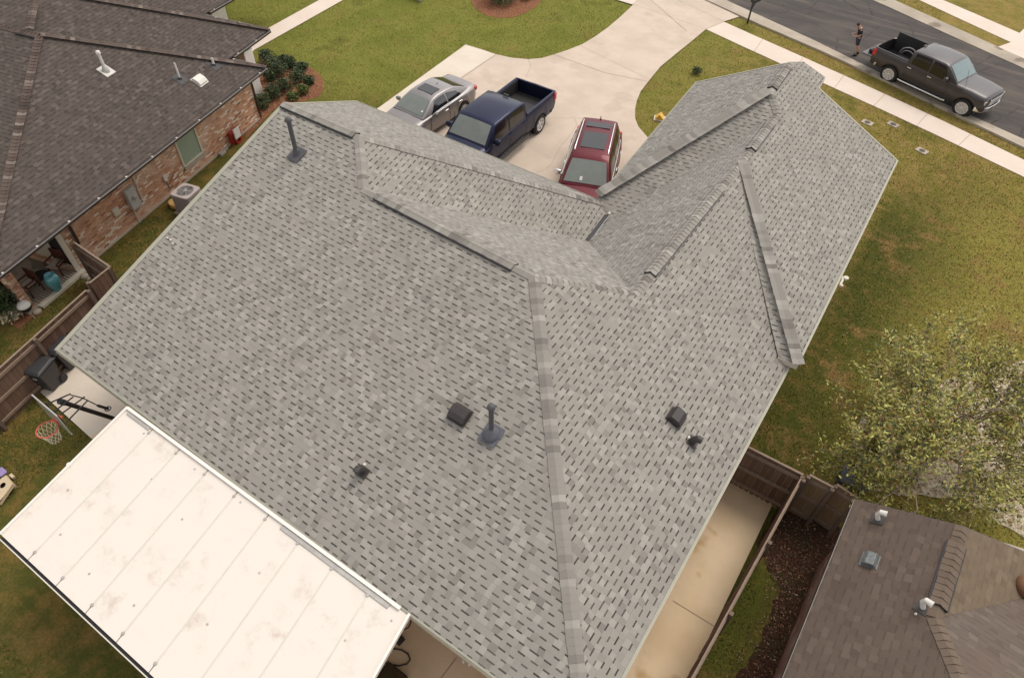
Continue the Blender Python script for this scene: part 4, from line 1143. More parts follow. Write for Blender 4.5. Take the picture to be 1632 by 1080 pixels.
def car(root, p):
    L, Wd, paintm = p['L'], p['W'] / 2, p['paint']
    xr, xf = -L / 2, L / 2; r = p['r']; ra_ = r * 1.16
    axs = (p['ax_f'], p['ax_r'])
    # stations
    xs = set(np.linspace(xr, xf, 70).round(4).tolist())
    for a in axs:
        for t in np.linspace(0, math.pi, 15): xs.add(round(a + ra_ * math.cos(t), 4))
    for x in p.get('breaks', []): xs.add(round(x - .004, 4)); xs.add(round(x + .004, 4))
    xs = sorted(x for x in xs if xr - 1e-6 <= x <= xf + 1e-6)
    st = []
    for x in xs:
        zb = p['sill']
        for a in axs:
            if abs(x - a) < ra_: zb = max(zb, r + math.sqrt(max(0, ra_ ** 2 - (x - a) ** 2)) * .98)
        wf = curve(p['plan'], x) * Wd
        zs = curve(p['belt'], x); zt = curve(p['top'], x); zn = curve(p['under'], x)
        zb = max(zb, zn); flare = 0
        for a in axs:
            dd = abs(x - a)
            if dd < ra_ * 1.25: flare = .03 * (1 - max(0, dd - ra_) / (ra_ * .25)) if dd > ra_ else .03
        bed = p.get('bed') and p['bed'][0] < x < p['bed'][1]
        zb = min(zb, zs - .10)
        base = [(x, 0, zb if not bed else min(zb, .55)), (x, wf * .80, zb), (x, wf * .955 + flare, zb), (x, wf + flare * .8, lerp(zb, zs, .35)), (x, wf, lerp(zb, zs, .72)), (x, wf * .975, zs - .03)]
        if bed:
            zf_ = p['bed'][2]
            st.append(base + [(x, wf * .955, zs), (x, wf - .10, zs), (x, wf - .12, zs - .03), (x, wf - .13, zf_), (x, 0, zf_)])
        else:
            st.append(base + [(x, wf * .945, zs), (x, wf * .86, lerp(zs, zt, .62)), (x, wf * .70, lerp(zs, zt, .9)), (x, wf * .42, zt), (x, 0, zt + .012)])
    b = MB(); loft(b, st); body = b.build('body', paintm, root, local=True, smooth=32)
    # dark wheel houses
    for a in axs:
        b = MB(); b.box(a - ra_ * .98, a + ra_ * .98, -Wd * .80, Wd * .80, r * .5, r + ra_ * .93); 
        for s_ in (-1, 1):
            b.lathe([(ra_ * .99, 0), (0, 0)], n=24, M=Matrix.Translation((a, s_ * Wd * .79, r)) @ Matrix.Rotation(R(90), 4, 'X'))
        b.build('wheel_well', M['blackp'], root, local=True)
    # cabin
    g = p['cab']; wb_, wr = g['wb'] * Wd, g['wr'] * Wd
    S = []
    for (x, zr, k_) in g['st']:
        zbx = curve(p['belt'], x) - .03 if not g.get('zb') else g['zb']
        zr = max(zr, zbx + .012)
        t = (zr - zbx) / (g['zmax'] - zbx)
        wt = lerp(wb_, wr, t) * k_; wbb = wb_ * k_
        S.append([(x, 0, zbx), (x, wbb, zbx), (x, lerp(wbb, wt, .5) + .012, lerp(zbx, zr, .5)), (x, wt, lerp(zbx, zr, .93)), (x, wt - .02 * t, lerp(zbx, zr, .975)), (x, wt - .065 * t - .01, zr), (x, wt * .5, zr + .018 * t), (x, 0, zr + .026 * t)])
    b = MB(); loft(b, S); b.build('cabin', paintm, root, local=True, smooth=40)
    def side(x, tz, s_, off=.008):
        # point on the cabin flank
        st_ = g['st']
        zbx = curve(p['belt'], x) - .03 if not g.get('zb') else g['zb']
        zr = curve([(a, c) for a, c, _ in st_], x); k_ = curve([(a, c) for a, _, c in st_], x)
        t = (zr - zbx) / (g['zmax'] - zbx); wt = lerp(wb_, wr, t) * k_; wbb = wb_ * k_
        y = lerp(wbb, lerp(wbb, wt, .5) + .012, tz / .5) if tz < .5 else lerp(lerp(wbb, wt, .5) + .012, wt, (tz - .5) / .43)
        return Vector((x, s_ * (y + off), lerp(zbx, zr, tz)))
    for s_ in (-1, 1):
        for wpts in g['side']:
            # fan mesh on a small grid to follow the flank
            b = MB(); n_ = 8
            bot, topp = wpts     # two polylines of (x, tz)
            V = []; 
            for i in range(n_ + 1):
                t = i / n_
                xb = lerp(bot[0][0], bot[1][0], t); zb_ = lerp(bot[0][1], bot[1][1], t)
                xt = lerp(topp[0][0], topp[1][0], t); zt_ = lerp(topp[0][1], topp[1][1], t)
                for j in range(5):
                    q = j / 4; V.append(side(lerp(xb, xt, q), lerp(zb_, zt_, q), s_))
            F = [(i * 5 + j, (i + 1) * 5 + j, (i + 1) * 5 + j + 1, i * 5 + j + 1) for i in range(n_) for j in range(4)]
            b.mesh(V, F); b.build('side_window', M['glassd'], root, local=True, smooth=60)
    def screen(name, xa, xb, mat, off=.014, wfrac=.93, k0=.1, k1=.93):
        # windscreen or rear window between two stations of the cabin
        st_ = [(a, c) for a, c, _ in g['st']]; kk_ = [(a, c) for a, _, c in g['st']]
        b = MB(); V = []; nx, ny = 5, 10
        for i in range(nx + 1):
            t = lerp(k0, k1, i / nx); x = lerp(xa, xb, t); zr = curve(st_, x)
            zbx = curve(p['belt'], x) - .03 if not g.get('zb') else g['zb']
            tt = (max(zr, zbx + .012) - zbx) / (g['zmax'] - zbx); wt = (lerp(wb_, wr, tt) - .065 * tt - .01) * curve(kk_, x) * wfrac
            for j in range(ny + 1):
                y = lerp(-wt, wt, j / ny); yy = abs(y) / max(wt, .01)
                z = max(zr, zbx + .012) + .02 * tt * (1 - yy ** 2) + off
                V.append((x + (off * .6 if xb < xa else -off * .6), y, z))
        F = [(i * (ny + 1) + j, i * (ny + 1) + j + 1, (i + 1) * (ny + 1) + j + 1, (i + 1) * (ny + 1) + j) for i in range(nx) for j in range(ny)]
        b.mesh(V, F); return b.build(name, mat, root, local=True, smooth=60)
    screen('windscreen', g['ws'][0], g['ws'][1], p.get('glass', M['glass']))
    screen('rear_window', g['rw'][0], g['rw'][1], M['glassd'])
    b = MB(); x0 = lerp(g['ws'][0], g['ws'][1], .03); zz = curve(p['belt'], x0) + .015
    b.bar((x0 + .02, -.1, zz + .03), (x0 - .10, -Wd * .68, zz + .06), .02, .012); b.bar((x0 + .02, Wd * .45, zz + .03), (x0 - .05, -.05, zz + .05), .02, .012); b.build('wiper', M['blackp'], root, local=True)
    # mirrors
    for s_ in (-1, 1):
        x = p['mir'][0]; b = MB(); y0 = s_ * Wd * 1.0; z = p['mir'][1]; ms = p['mir'][2]
        b.lathe([(0, -.11 * ms), (.06 * ms, -.09 * ms), (.085 * ms, 0), (.06 * ms, .09 * ms), (0, .11 * ms)], n=12, M=Matrix.Translation((x, y0 + s_ * .12, z)) @ Matrix.Rotation(R(90), 4, 'X') @ Matrix.Diagonal((.75, 1.25, 1.1, 1)))
        b.tube([(x + .02, y0 - s_ * .06, z - .06), (x, y0 + s_ * .08, z - .02)], .03, 6)
        mo = b.build('mirror', p.get('mirm', paintm), root, local=True, smooth=50)
        b = MB(); b.box(x - .072, x - .066, y0 + s_ * .12 - .08 * ms, y0 + s_ * .12 + .08 * ms, z - .07 * ms, z + .07 * ms); o = b.build('mirror_glass', M['lampw'], None); o.parent = mo
    # wheels
    for a in axs:
        for s_ in (-1, 1): wheel(root, a, s_ * (Wd - .115), r, .25, p.get('spokes', 6), s_)
    # door seams and handles
    zs0 = p['sill']
    for s_ in (-1, 1):
        b = MB()
        for x in p['doors']:
            z1 = curve(p['belt'], x) - .03
            b.bar((x, s_ * (Wd * .985), zs0 + .14), (x, s_ * (Wd * 1.004), lerp(zs0, z1, .5)), .012, .012, up=(1, 0, 0)); b.bar((x, s_ * (Wd * 1.004), lerp(zs0, z1, .5)), (x, s_ * (Wd * .985), z1), .012, .012, up=(1, 0, 0))
        b.build('door_seam', M['blackp'], root, local=True)
        for x in p['handles']:
            z1 = curve(p['belt'], x) - .15; b = MB(); b.bar((x - .10, s_ * (Wd * 1.005), z1), (x + .10, s_ * (Wd * 1.005), z1), .035, .03); b.build('door_handle', p.get('handm', paintm), root, local=True, bevel=.008)
    # lamps
    for s_ in (-1, 1):
        for nm, x, y, z, sx, sy, sz, mt in (('tail_lamp', xr + p['tl'][0], p['tl'][1] * Wd, p['tl'][2], *p['tl'][3], M['red']), ('headlamp', xf - p['hl'][0], p['hl'][1] * Wd, p['hl'][2], *p['hl'][3], M['lampw'])):
            b = MB(); b.box(x - sx, x + sx, s_ * y - sy, s_ * y + sy, z - sz, z + sz); b.build(nm, mt, root, local=True, bevel=.03)
    if p.get('grille'):
        gx, gw, z0, z1 = p['grille']; b = MB()
        b.box(gx - .02, gx + .03, -gw, gw, z0, z1); gr_ = b.build('grille', M['blackp'], root, local=True, bevel=.02)
        b = MB()
        for z in np.linspace(z0 + .04, z1 - .04, 4): b.box(gx + .03, gx + .05, -gw, gw, z - .018, z + .018)
        b.box(gx + .0, gx + .045, -gw - .03, -gw, z0, z1); b.box(gx, gx + .045, gw, gw + .03, z0, z1)
        b.box(gx + .02, gx + .06, -gw * .3, gw * .3, (z0 + z1) / 2 - .07, (z0 + z1) / 2 + .07)
        o = b.build('grille_bar', M['chrome'], None, bevel=.008); o.parent = gr_
    return side
def bumper(root, x, Wd, z, mat, front=True, h=.18, name='bumper'):
    s_ = 1 if front else -1; b = MB()
    pts = [(x - s_ * .34, -Wd, z), (x - s_ * .06, -Wd * .86, z), (x + s_ * .05, -Wd * .5, z), (x + s_ * .08, 0, z), (x + s_ * .05, Wd * .5, z), (x - s_ * .06, Wd * .86, z), (x - s_ * .34, Wd, z)]
    for a, c in zip(pts[:-1], pts[1:]): b.bar(a, c, .10, h)
    return b.build(name, mat, root, local=True, bevel=.02)

def pickup(root, paintm, wind, chrome, tail_open, L=5.80, Wd=2.03, wb=3.68, rr=.42, H=1.93, bumpm=None, bedl=1.72, cabx=0.0, wr=.875, foh=.95):
    xf = L / 2; axf = xf - foh; axr = axf - wb; xr = -L / 2
    cabr = xr + bedl
    p = dict(L=L, W=Wd, paint=paintm, r=rr, ax_f=axf, ax_r=axr, sill=.46, spokes=6 if not chrome else 9,
             plan=[(xr, .965), (xr + .5, 1), (axf - .2, 1), (xf - .55, .99), (xf - .2, .965), (xf - .06, .93), (xf, .87)],
             belt=[(xr, 1.36), (cabr, 1.36), (cabr + .01, 1.28), (axf - .35, 1.24), (axf + .1, 1.20), (xf - .14, 1.12), (xf - .04, 1.05), (xf, .98)],
             top=[(xr, 1.36), (cabr, 1.30), (axf - .5, 1.31), (axf, 1.30), (xf - .16, 1.23), (xf - .04, 1.15), (xf, 1.02)],
             under=[(xr, .58), (xr + .2, .50), (xf - .3, .46), (xf, .56)], bed=(xr + (.0 if tail_open else .075), cabr - .02, .78), breaks=[cabr - .02, cabr - .06] + ([] if tail_open else [xr + .075]),
             cab=dict(wb=.955, wr=wr, zmax=H, st=[(cabr, 1.34, .99), (cabr + .02, H - .10, .99), (cabr + .12, H - .03, 1), (cabr + .8, H, 1), (cabr + 1.55 + cabx, H - .01, 1), (cabr + 1.74 + cabx, H - .06, 1), (cabr + 2.02 + cabx, H - .28, 1), (cabr + 2.42 + cabx, 1.28, .98)],
                      side=[(((cabr + .16, .10), (cabr + 1.0 + cabx * .5, .08)), ((cabr + .20, .90), (cabr + .98 + cabx * .5, .90))), (((cabr + 1.08 + cabx * .5, .06), (cabr + 2.02 + cabx, .02)), ((cabr + 1.07 + cabx * .5, .90), (cabr + 1.68 + cabx, .88)))],
                      ws=(cabr + 2.42 + cabx, cabr + 1.70 + cabx), rw=(cabr - .0, cabr + .03)),
             mir=(cabr + 1.95 + cabx, 1.38, 1.35), doors=(cabr + .06, cabr + 1.04 + cabx * .5, cabr + 2.10 + cabx), handles=(cabr + .18, cabr + 1.18), handm=M['chrome'] if chrome else paintm, glass=wind,
             tl=(.06, .93, 1.14, (.09, .07, .16)), hl=(.13, .80, .98, (.11, .12, .085)), grille=(xf + .0, .55, .80, 1.10))
    side = car(root, p)
    h2 = Wd / 2
    # bed liner
    b = MB(); x0 = xr + (.02 if tail_open else .09)
    b.box(x0, cabr - .03, -h2 + .135, h2 - .135, .782, .80)
    for i in range(9): y = lerp(-h2 + .22, h2 - .22, i / 8); b.box(x0, cabr - .05, y - .03, y + .03, .80, .812)
    for s_ in (-1, 1):
        b.box(x0, cabr - .03, s_ * (h2 - .145) - .012, s_ * (h2 - .145) + .012, .80, 1.33)
    b.box(cabr - .06, cabr - .035, -h2 + .14, h2 - .14, .80, 1.33)
    b.build('bed_liner', M['bedl'], root, local=True)
    for s_ in (-1, 1):
        b = MB(); b.lathe([(0, -.10), (.38, -.10), (.42, -.06), (.42, .10), (0, .10)], n=26, M=Matrix.Translation((axr, s_ * (h2 - .24), .66)) @ Matrix.Rotation(R(90), 4, 'X')); b.build('wheel_hump', M['bedl'], root, local=True, smooth=40)
        b = MB(); b.bar((xr + .05, s_ * (h2 * .93), 1.375), (cabr - .03, s_ * (h2 * .93), 1.375), .085, .022); b.build('bed_rail_cap', M['blackp'] if tail_open else paintm, root, local=True, bevel=.006)
    b = MB()
    if tail_open: b.box(xr - .58, xr + .0, -h2 + .14, h2 - .14, .76, .82); tg_ = b.build('tailgate', paintm, root, local=True, bevel=.02)
    else: b.box(xr + .005, xr + .085, -h2 + .12, h2 - .12, .76, 1.365); tg_ = b.build('tailgate', paintm, root, local=True, bevel=.015)
    bumper(root, xr, h2 * .95, .60, bumpm or M['chrome'], front=False, h=.16)
    fb_ = bumper(root, xf - .02, h2 * .97, .62, bumpm or M['chrome'], h=.22)
    b = MB(); b.box(xf + .07, xf + .085, -.17, .17, .56, .66); o = b.build('number_plate', M['pvc'], None); o.parent = fb_
    b = MB()
    for s_ in (-1, 1):
        b = MB(); b.tube([(cabr - .1, s_ * (h2 * .99), .40), (cabr + .05, s_ * (h2 * 1.03), .40), (cabr + 2.1, s_ * (h2 * 1.03), .40), (cabr + 2.25, s_ * (h2 * .99), .40)], .045, 8); b.build('running_board', M['chrome'] if chrome else M['blackp'], root, local=True, smooth=50)
    b = MB(); b.box(cabr + .02, cabr + .10, -.12, .12, H + .0, H + .03); b.build('brake_lamp', M['blackp'], root, local=True, bevel=.01)
    b = MB(); b.tube([(axf - .35, -h2 * .8, 1.30), (axf - .55, -h2 * .82, 1.30 + .75)], .008, 5); b.build('antenna', M['blackp'], root, local=True)
    return p, cabr, xr

# truck parked by the kerb
a_, c_ = at(1412, 130), at(1527, 184)
hd = (c_ - a_).normalized(); lf = Vector((-hd.y, hd.x, 0)); mid = (a_ + c_) / 2 + lf * .82
ang = math.atan2(hd.y, hd.x)
tk = thing('pickup_truck', 'dark grey pickup truck parked along the kerb with its tailgate down', 'pickup truck', (0, 0, 0), ang)
p_, cabr, xr = pickup(tk, M['grey'], M['glassb'], True, True, L=5.60, wb=3.68, foh=.80)
tk.scale = (1, .90, .92)
cen = (p_['ax_f'] + p_['ax_r']) / 2
tk.location = mid - hd * cen
h2 = 2.03 / 2
b = MB(); b.box(xr + .1, cabr - .1, h2 - .20, h2 - .14, .82, 1.72); b.box(xr + .1, cabr - .1, h2 - .14, h2 - .11, .85, 1.70); b.build('folded_bed_cover', M['blackp'], tk, local=True, bevel=.02)
b = MB(); b.tube([(xr + .55 + .45 * (1 - math.cos(t)), h2 - .32, .84 + .42 * math.sin(t)) for t in np.linspace(0, math.pi, 14)], .035, 8)  # pale arcs put in for the highlight on the bed's wheel hump
b.tube([(xr + .67 + .33 * (1 - math.cos(t)), h2 - .42, .84 + .30 * math.sin(t)) for t in np.linspace(0, math.pi, 12)], .02, 8); b.build('wheel_arch_glint', M['galv'], tk, local=True, smooth=50)
hdv = lambda x, y, z=0: tk.location + hd * x + lf * y + Vector((0, 0, z))
tb = thing('tool_bag', 'small black tool bag on the open tailgate of the grey truck', 'tool bag', tuple(hdv(xr - .25, -.30, .757)), ang)
b = MB(); b.box(-.16, .16, -.22, .22, 0, .16); b.build('bag', M['blackp'], tb, local=True, bevel=.04)
b = MB(); b.tube([(0, .14 * math.cos(t), .15 + .12 * math.sin(t)) for t in np.linspace(0, math.pi, 9)], .014, 6); b.build('handle', M['blackp'], tb, local=True)
b = MB(); b.box(-.05, .06, -.08, .07, .16, .20); b.build('buckle', M['galv'], tb, local=True, bevel=.01)
b = MB(); q = hdv(xr - .30, .40, .772); b.bar(q - hd * .18, q + hd * .2 + lf * .12, .06, .03)
tag(b.build('pry_bar', M['blackp']), 'black flat bar lying on the far half of the lowered tailgate', 'tool')

# blue pickup on the driveway
bt = thing('pickup_truck', 'navy blue pickup truck with empty black bed parked on the driveway', 'pickup truck', (1.42, 17.42, .045), R(-89))
pickup(bt, M['navy'], M['glass'], False, False, L=6.15, wb=3.98, rr=.41, H=1.93, bumpm=M['navy'], bedl=2.28, cabx=.42, wr=.84)
b = MB()
# silver sedan
sd = thing('sedan', 'silver grey sedan with sunroof parked next to the blue pickup', 'car', (-1.93, 17.15, .052), R(-92))
L = 4.88; xf, xr_ = L / 2, -L / 2; axf = xf - .95; axr = axf - 2.80
pS = dict(L=L, W=1.85, paint=M['silver'], r=.335, ax_f=axf, ax_r=axr, sill=.24, spokes=10,
          plan=[(xr_, .72), (xr_ + .12, .84), (xr_ + .35, .94), (xr_ + .9, .995), (0, 1), (axf, .99), (xf - .45, .93), (xf - .15, .82), (xf, .66)],
          belt=[(xr_, .80), (xr_ + .1, .94), (axr, 1.0), (0, .97), (axf - .3, .92), (axf + .2, .84), (xf - .2, .72), (xf, .60)],
          top=[(xr_, .86), (xr_ + .12, 1.03), (xr_ + .5, 1.06), (0, 1.0), (axf - .5, .98), (axf, .93), (xf - .4, .84), (xf - .1, .72), (xf, .62)],
          under=[(xr_, .42), (xr_ + .3, .26), (xf - .3, .24), (xf, .34)],
          cab=dict(wb=.93, wr=.66, zmax=1.46, st=[(xr_ + .55, 1.04, .86), (xr_ + .95, 1.22, .93), (xr_ + 1.38, 1.40, .98), (xr_ + 1.85, 1.455, 1), (xr_ + 2.4, 1.46, 1), (xr_ + 2.75, 1.42, 1), (xr_ + 3.1, 1.26, 1), (xr_ + 3.62, .98, .97)],
                   side=[(((xr_ + 1.12, .18), (xr_ + 1.98, .14)), ((xr_ + 1.38, .66), (xr_ + 2.0, .86))), (((xr_ + 2.06, .14), (xr_ + 3.15, .14)), ((xr_ + 2.07, .86), (xr_ + 2.70, .84)))],
                   ws=(xr_ + 3.62, xr_ + 2.78), rw=(xr_ + .60, xr_ + 1.42)),
          mir=(xr_ + 3.05, 1.02, .95), doors=(xr_ + 1.25, xr_ + 2.05, xr_ + 3.25), handles=(xr_ + 1.35, xr_ + 2.25), handm=M['chrome'],
          tl=(.16, .74, .86, (.10, .14, .09)), hl=(.22, .72, .68, (.16, .12, .07)), grille=(xf - .03, .38, .34, .58))
sside = car(sd, pS)
b = MB(); b.poly([(xr_ + 2.02, -.40, 1.489), (xr_ + 2.55, -.40, 1.485), (xr_ + 2.55, .40, 1.485), (xr_ + 2.02, .40, 1.489)]); b.build('sunroof', M['glassd'], sd, local=True)
for s_ in (-1, 1):
    b = MB(); b.tube([sside(x, .10, s_, .012) for x in np.linspace(xr_ + 1.05, xr_ + 3.25, 14)], .013, 6); b.build('window_trim', M['chrome'], sd, local=True)
    b = MB(); b.tube([(xr_ + .75, s_ * .865, .97), (xr_ + 1.5, s_ * .90, .99), (xr_ + 3.0, s_ * .90, .965)], .008, 6); b.build('belt_line', M['chrome'], sd, local=True)
b = MB(); b.tube([(xr_ + 1.75, 0, 1.47), (xr_ + 1.65, 0, 1.52)], [.03, .01], 6); b.build('antenna', M['silver'], sd, local=True)
b = MB(); b.poly([(xr_ + 3.34, .62, 1.165), (xr_ + 3.42, .62, 1.135), (xr_ + 3.42, .54, 1.14), (xr_ + 3.34, .54, 1.17)]); b.build('windscreen_sticker', M['pvc'], sd, local=True)
# maroon suv
sv = thing('suv', 'maroon suv with dark glass roof panels and chrome roof rails', 'car', (6.00, 17.10, .045), R(-69))
L = 5.0; xf, xr_ = L / 2, -L / 2; axf = xf - .98; axr = axf - 2.95
pV = dict(L=L, W=1.98, paint=M['maroon'], r=.37, ax_f=axf, ax_r=axr, sill=.32, spokes=5,
          plan=[(xr_, .80), (xr_ + .1, .90), (xr_ + .4, .97), (xr_ + 1, 1), (axf, 1), (xf - .5, .95), (xf - .15, .85), (xf, .70)],
          belt=[(xr_, 1.06), (xr_ + .1, 1.14), (0, 1.12), (axf - .3, 1.10), (axf + .2, 1.02), (xf - .2, .90), (xf, .72)],
          top=[(xr_, 1.08), (0, 1.14), (axf - .5, 1.16), (axf, 1.11), (xf - .4, 1.02), (xf - .1, .88), (xf, .76)],
          under=[(xr_, .45), (xr_ + .3, .34), (xf - .3, .32), (xf, .42)],
          cab=dict(wb=.94, wr=.70, zmax=1.80, st=[(xr_ + .06, 1.13, .86), (xr_ + .22, 1.55, .90), (xr_ + .36, 1.74, .94), (xr_ + .9, 1.79, .98), (xr_ + 1.8, 1.80, 1), (xr_ + 2.75, 1.78, 1), (xr_ + 3.02, 1.71, 1), (xr_ + 3.4, 1.48, 1), (xr_ + 3.95, 1.13, .97)],
                   side=[(((xr_ + .42, .2), (xr_ + 1.15, .14)), ((xr_ + .55, .84), (xr_ + 1.15, .88))), (((xr_ + 1.22, .13), (xr_ + 2.1, .12)), ((xr_ + 1.22, .88), (xr_ + 2.08, .88))), (((xr_ + 2.18, .12), (xr_ + 3.45, .12)), ((xr_ + 2.17, .88), (xr_ + 2.95, .86)))],
                   ws=(xr_ + 3.95, xr_ + 3.02), rw=(xr_ + .08, xr_ + .34)),
          mir=(xr_ + 3.35, 1.17, 1.15), doors=(xr_ + 1.0, xr_ + 2.14, xr_ + 3.3), handles=(xr_ + 1.2, xr_ + 2.36), handm=M['chrome'], mirm=M['chrome'],
          tl=(.09, .80, 1.0, (.08, .11, .15)), hl=(.2, .76, .82, (.16, .12, .09)), grille=(xf - .02, .45, .48, .80))
vside = car(sv, pV)
b = MB(); b.poly([(xr_ + 1.45, -.45, 1.834), (xr_ + 2.5, -.45, 1.824), (xr_ + 2.5, .45, 1.824), (xr_ + 1.45, .45, 1.834)]); b.build('sunroof', M['glassd'], sv, local=True)
b = MB(); b.poly([(xr_ + .72, -.46, 1.822), (xr_ + 1.08, -.46, 1.834), (xr_ + 1.08, .46, 1.834), (xr_ + .72, .46, 1.822)]); b.build('sunroof', M['glassd'], sv, local=True)
for s_ in (-1, 1):
    b = MB(); b.tube([(xr_ + .60, s_ * .60, 1.80), (xr_ + .72, s_ * .60, 1.85), (xr_ + 2.6, s_ * .62, 1.85), (xr_ + 2.72, s_ * .62, 1.79)], .02, 8); b.build('roof_rail', M['chrome'], sv, local=True, smooth=50)
    b = MB(); b.tube([vside(x, .06, s_, .014) for x in np.linspace(xr_ + .6, xr_ + 3.4, 14)], .014, 6); b.build('window_trim', M['chrome'], sv, local=True)
b = MB(); b.tube([(xr_ + .42, 0, 1.78), (xr_ + .30, 0, 1.85)], [.03, .012], 6); b.build('antenna', M['maroon'], sv, local=True)
b = MB(); b.poly([(xr_ + 3.66, -.22, 1.345), (xr_ + 3.79, -.22, 1.262), (xr_ + 3.79, -.12, 1.262), (xr_ + 3.66, -.12, 1.345)]); b.build('parking_pass', M['pvc'], sv, local=True)

# ------------------------------------------------------------------ small street things
mb_ = at(1191, 38); ml = thing('mailbox', 'black mailbox on a post at the end of the driveway', 'mailbox', tuple(mb_), R(72))
b = MB(); b.tube([(0, 0, 0), (0, 0, 1.25)], [.05, .045], 8); b.tube([(0, 0, .75), (.28, 0, 1.08)], .03, 6); b.build('post', M['blackm'], ml, local=True, smooth=50)
b = MB(); prof = [(.12 * math.cos(t), .12 * math.sin(t)) for t in np.linspace(0, math.pi, 9)]
V = [(x, y, 1.20 + z) for x in (-.05, .48) for y, z in [(-.12, -.12)] + [(q[0], q[1]) for q in prof[::-1]] + [(.12, -.12)]]
V = [(x, y, z) for x in (-.08, .46) for y, z in ([(.12, 1.10)] + [(.12 * math.cos(t), 1.20 + .12 * math.sin(t)) for t in np.linspace(0, math.pi, 9)] + [(-.12, 1.10)])]
n_ = 11; b.mesh(V, [(i, (i + 1) % n_, n_ + (i + 1) % n_, n_ + i) for i in range(n_)] + [tuple(range(n_))[::-1], tuple(range(n_, 2 * n_))]); b.build('box', M['blackm'], ml, local=True, smooth=40)
b = MB(); b.box(-.02, .12, .122, .130, 1.24, 1.42); b.build('flag', M['blackm'], ml, local=True)
b = MB(); b.lathe([(0, 1.25), (.06, 1.25), (.07, 1.32), (.03, 1.40), (0, 1.46)], n=10); b.build('finial', M['blackm'], ml, local=True, smooth=40)
for (x, y, rz, lb) in ((1382, 196, -10, 'utility cover slab nearest the grey roof edge, leftmost of three'), (1423, 199, -18, 'utility cover slab in the middle of the three, closest to the sidewalk'), (1469, 241, -18, 'utility cover slab on the dry lawn, rightmost of three')):
    q = at(x, y); t = thing('utility_cover', lb, 'utility cover', tuple(q), R(rz), 'small square utility covers in the lawn')
    b = MB(); b.box(-.24, .24, -.17, .17, 0, .035); b.build('frame', M['curbc'], t, local=True, bevel=.01)
    b = MB(); b.lathe([(0, .037), (.10, .037), (.11, .045), (.0, .050)], n=18); b.lathe([(.0, .02), (.125, .02), (.125, .039), (.11, .039)], n=18); b.build('lid', M['iron'], t, local=True)
q = at(1051, 190); t = thing('yellow_bait_station', 'small yellow plastic box with white base on the lawn by the roof eave', 'box', tuple(q), R(20))
b = MB(); b.mesh([(-.2, -.16, .06), (.2, -.16, .06), (.2, .16, .06), (-.2, .16, .06), (-.02, -.14, .28), (.02, .14, .28)], [(3, 2, 1, 0), (0, 1, 4), (1, 2, 5, 4), (2, 3, 5), (3, 0, 4, 5)]); b.build('cover', M['yellow'], t, local=True)
b = MB(); b.box(-.24, .24, -.20, .20, 0, .05); b.build('base', M['pvc'], t, local=True)
tt = at(658, -3); t = thing('garden_ornament', 'low dark stone bench at the top edge of the front lawn', 'bench', tuple(tt), R(0))
b = MB(); b.box(-.75, .75, -.2, .2, .30, .40); b.build('seat', M['blackp'], t, local=True, bevel=.02)
for s_ in (-.55, .55): b = MB(); b.box(s_ - .1, s_ + .1, -.14, .14, 0, .30); b.build('leg', M['galv'], t, local=True)

# ------------------------------------------------------------------ bins
def bin_(root):
    b = MB()
    lo = [(-.22, -.24, .02), (.22, -.24, .02), (.22, .22, .02), (-.22, .22, .02)]; hi = [(-.31, -.36, .98), (.31, -.36, .98), (.31, .34, .98), (-.31, .34, .98)]
    b.mesh(lo + hi, [(3, 2, 1, 0), (0, 1, 5, 4), (1, 2, 6, 5), (2, 3, 7, 6), (3, 0, 4, 7), (4, 5, 6, 7)]); b.build('body', M['binp'], root, local=True, bevel=.035)
    b = MB(); b.mesh([(-.34, -.40, .985), (.34, -.40, .985), (.34, .40, 1.0), (-.34, .40, 1.0), (-.27, -.30, 1.055), (.27, -.30, 1.055), (.27, .30, 1.085), (-.27, .30, 1.085)], [(3, 2, 1, 0), (4, 5, 6, 7), (0, 1, 5, 4), (1, 2, 6, 5), (2, 3, 7, 6), (3, 0, 4, 7)]); b.build('lid', M['binp'], root, local=True, bevel=.03)
    b = MB(); b.tube([(-.28, .41, 1.0), (-.28, .46, 1.02), (.28, .46, 1.02), (.28, .41, 1.0)], .018, 8); b.build('handle', M['blackp'], root, local=True)
    for s_ in (-1, 1):
        b = MB(); b.lathe([(0, -.03), (.13, -.03), (.14, 0), (.13, .03), (0, .03)], n=18, M=Matrix.Translation((s_ * .26, .26, .14)) @ Matrix.Rotation(R(90), 4, 'Y')); b.build('wheel', M['blackp'], root, local=True, smooth=40)
    b = MB(); b.box(-.07, .07, -.345, -.325, .70, .725); b.build('label_strip', M['pvc'], root, local=True)
qb = at(61, 583, .92); bn = thing('trash_bin', 'black wheeled trash bin standing at the brown fence away from the eave', 'trash bin', (qb.x, qb.y, .042), R(20), 'two black wheeled trash bins')
bin_(bn); bn.scale = (.92, .92, .90)
qb2 = at(92, 549, .92); b2_ = copy_tree(bn); b2_.location = (qb2.x, qb2.y, .042); b2_.rotation_euler = (0, 0, R(12)); b2_.scale = bn.scale; b2_['label'] = 'black wheeled trash bin half hidden under the corner of the grey roof'

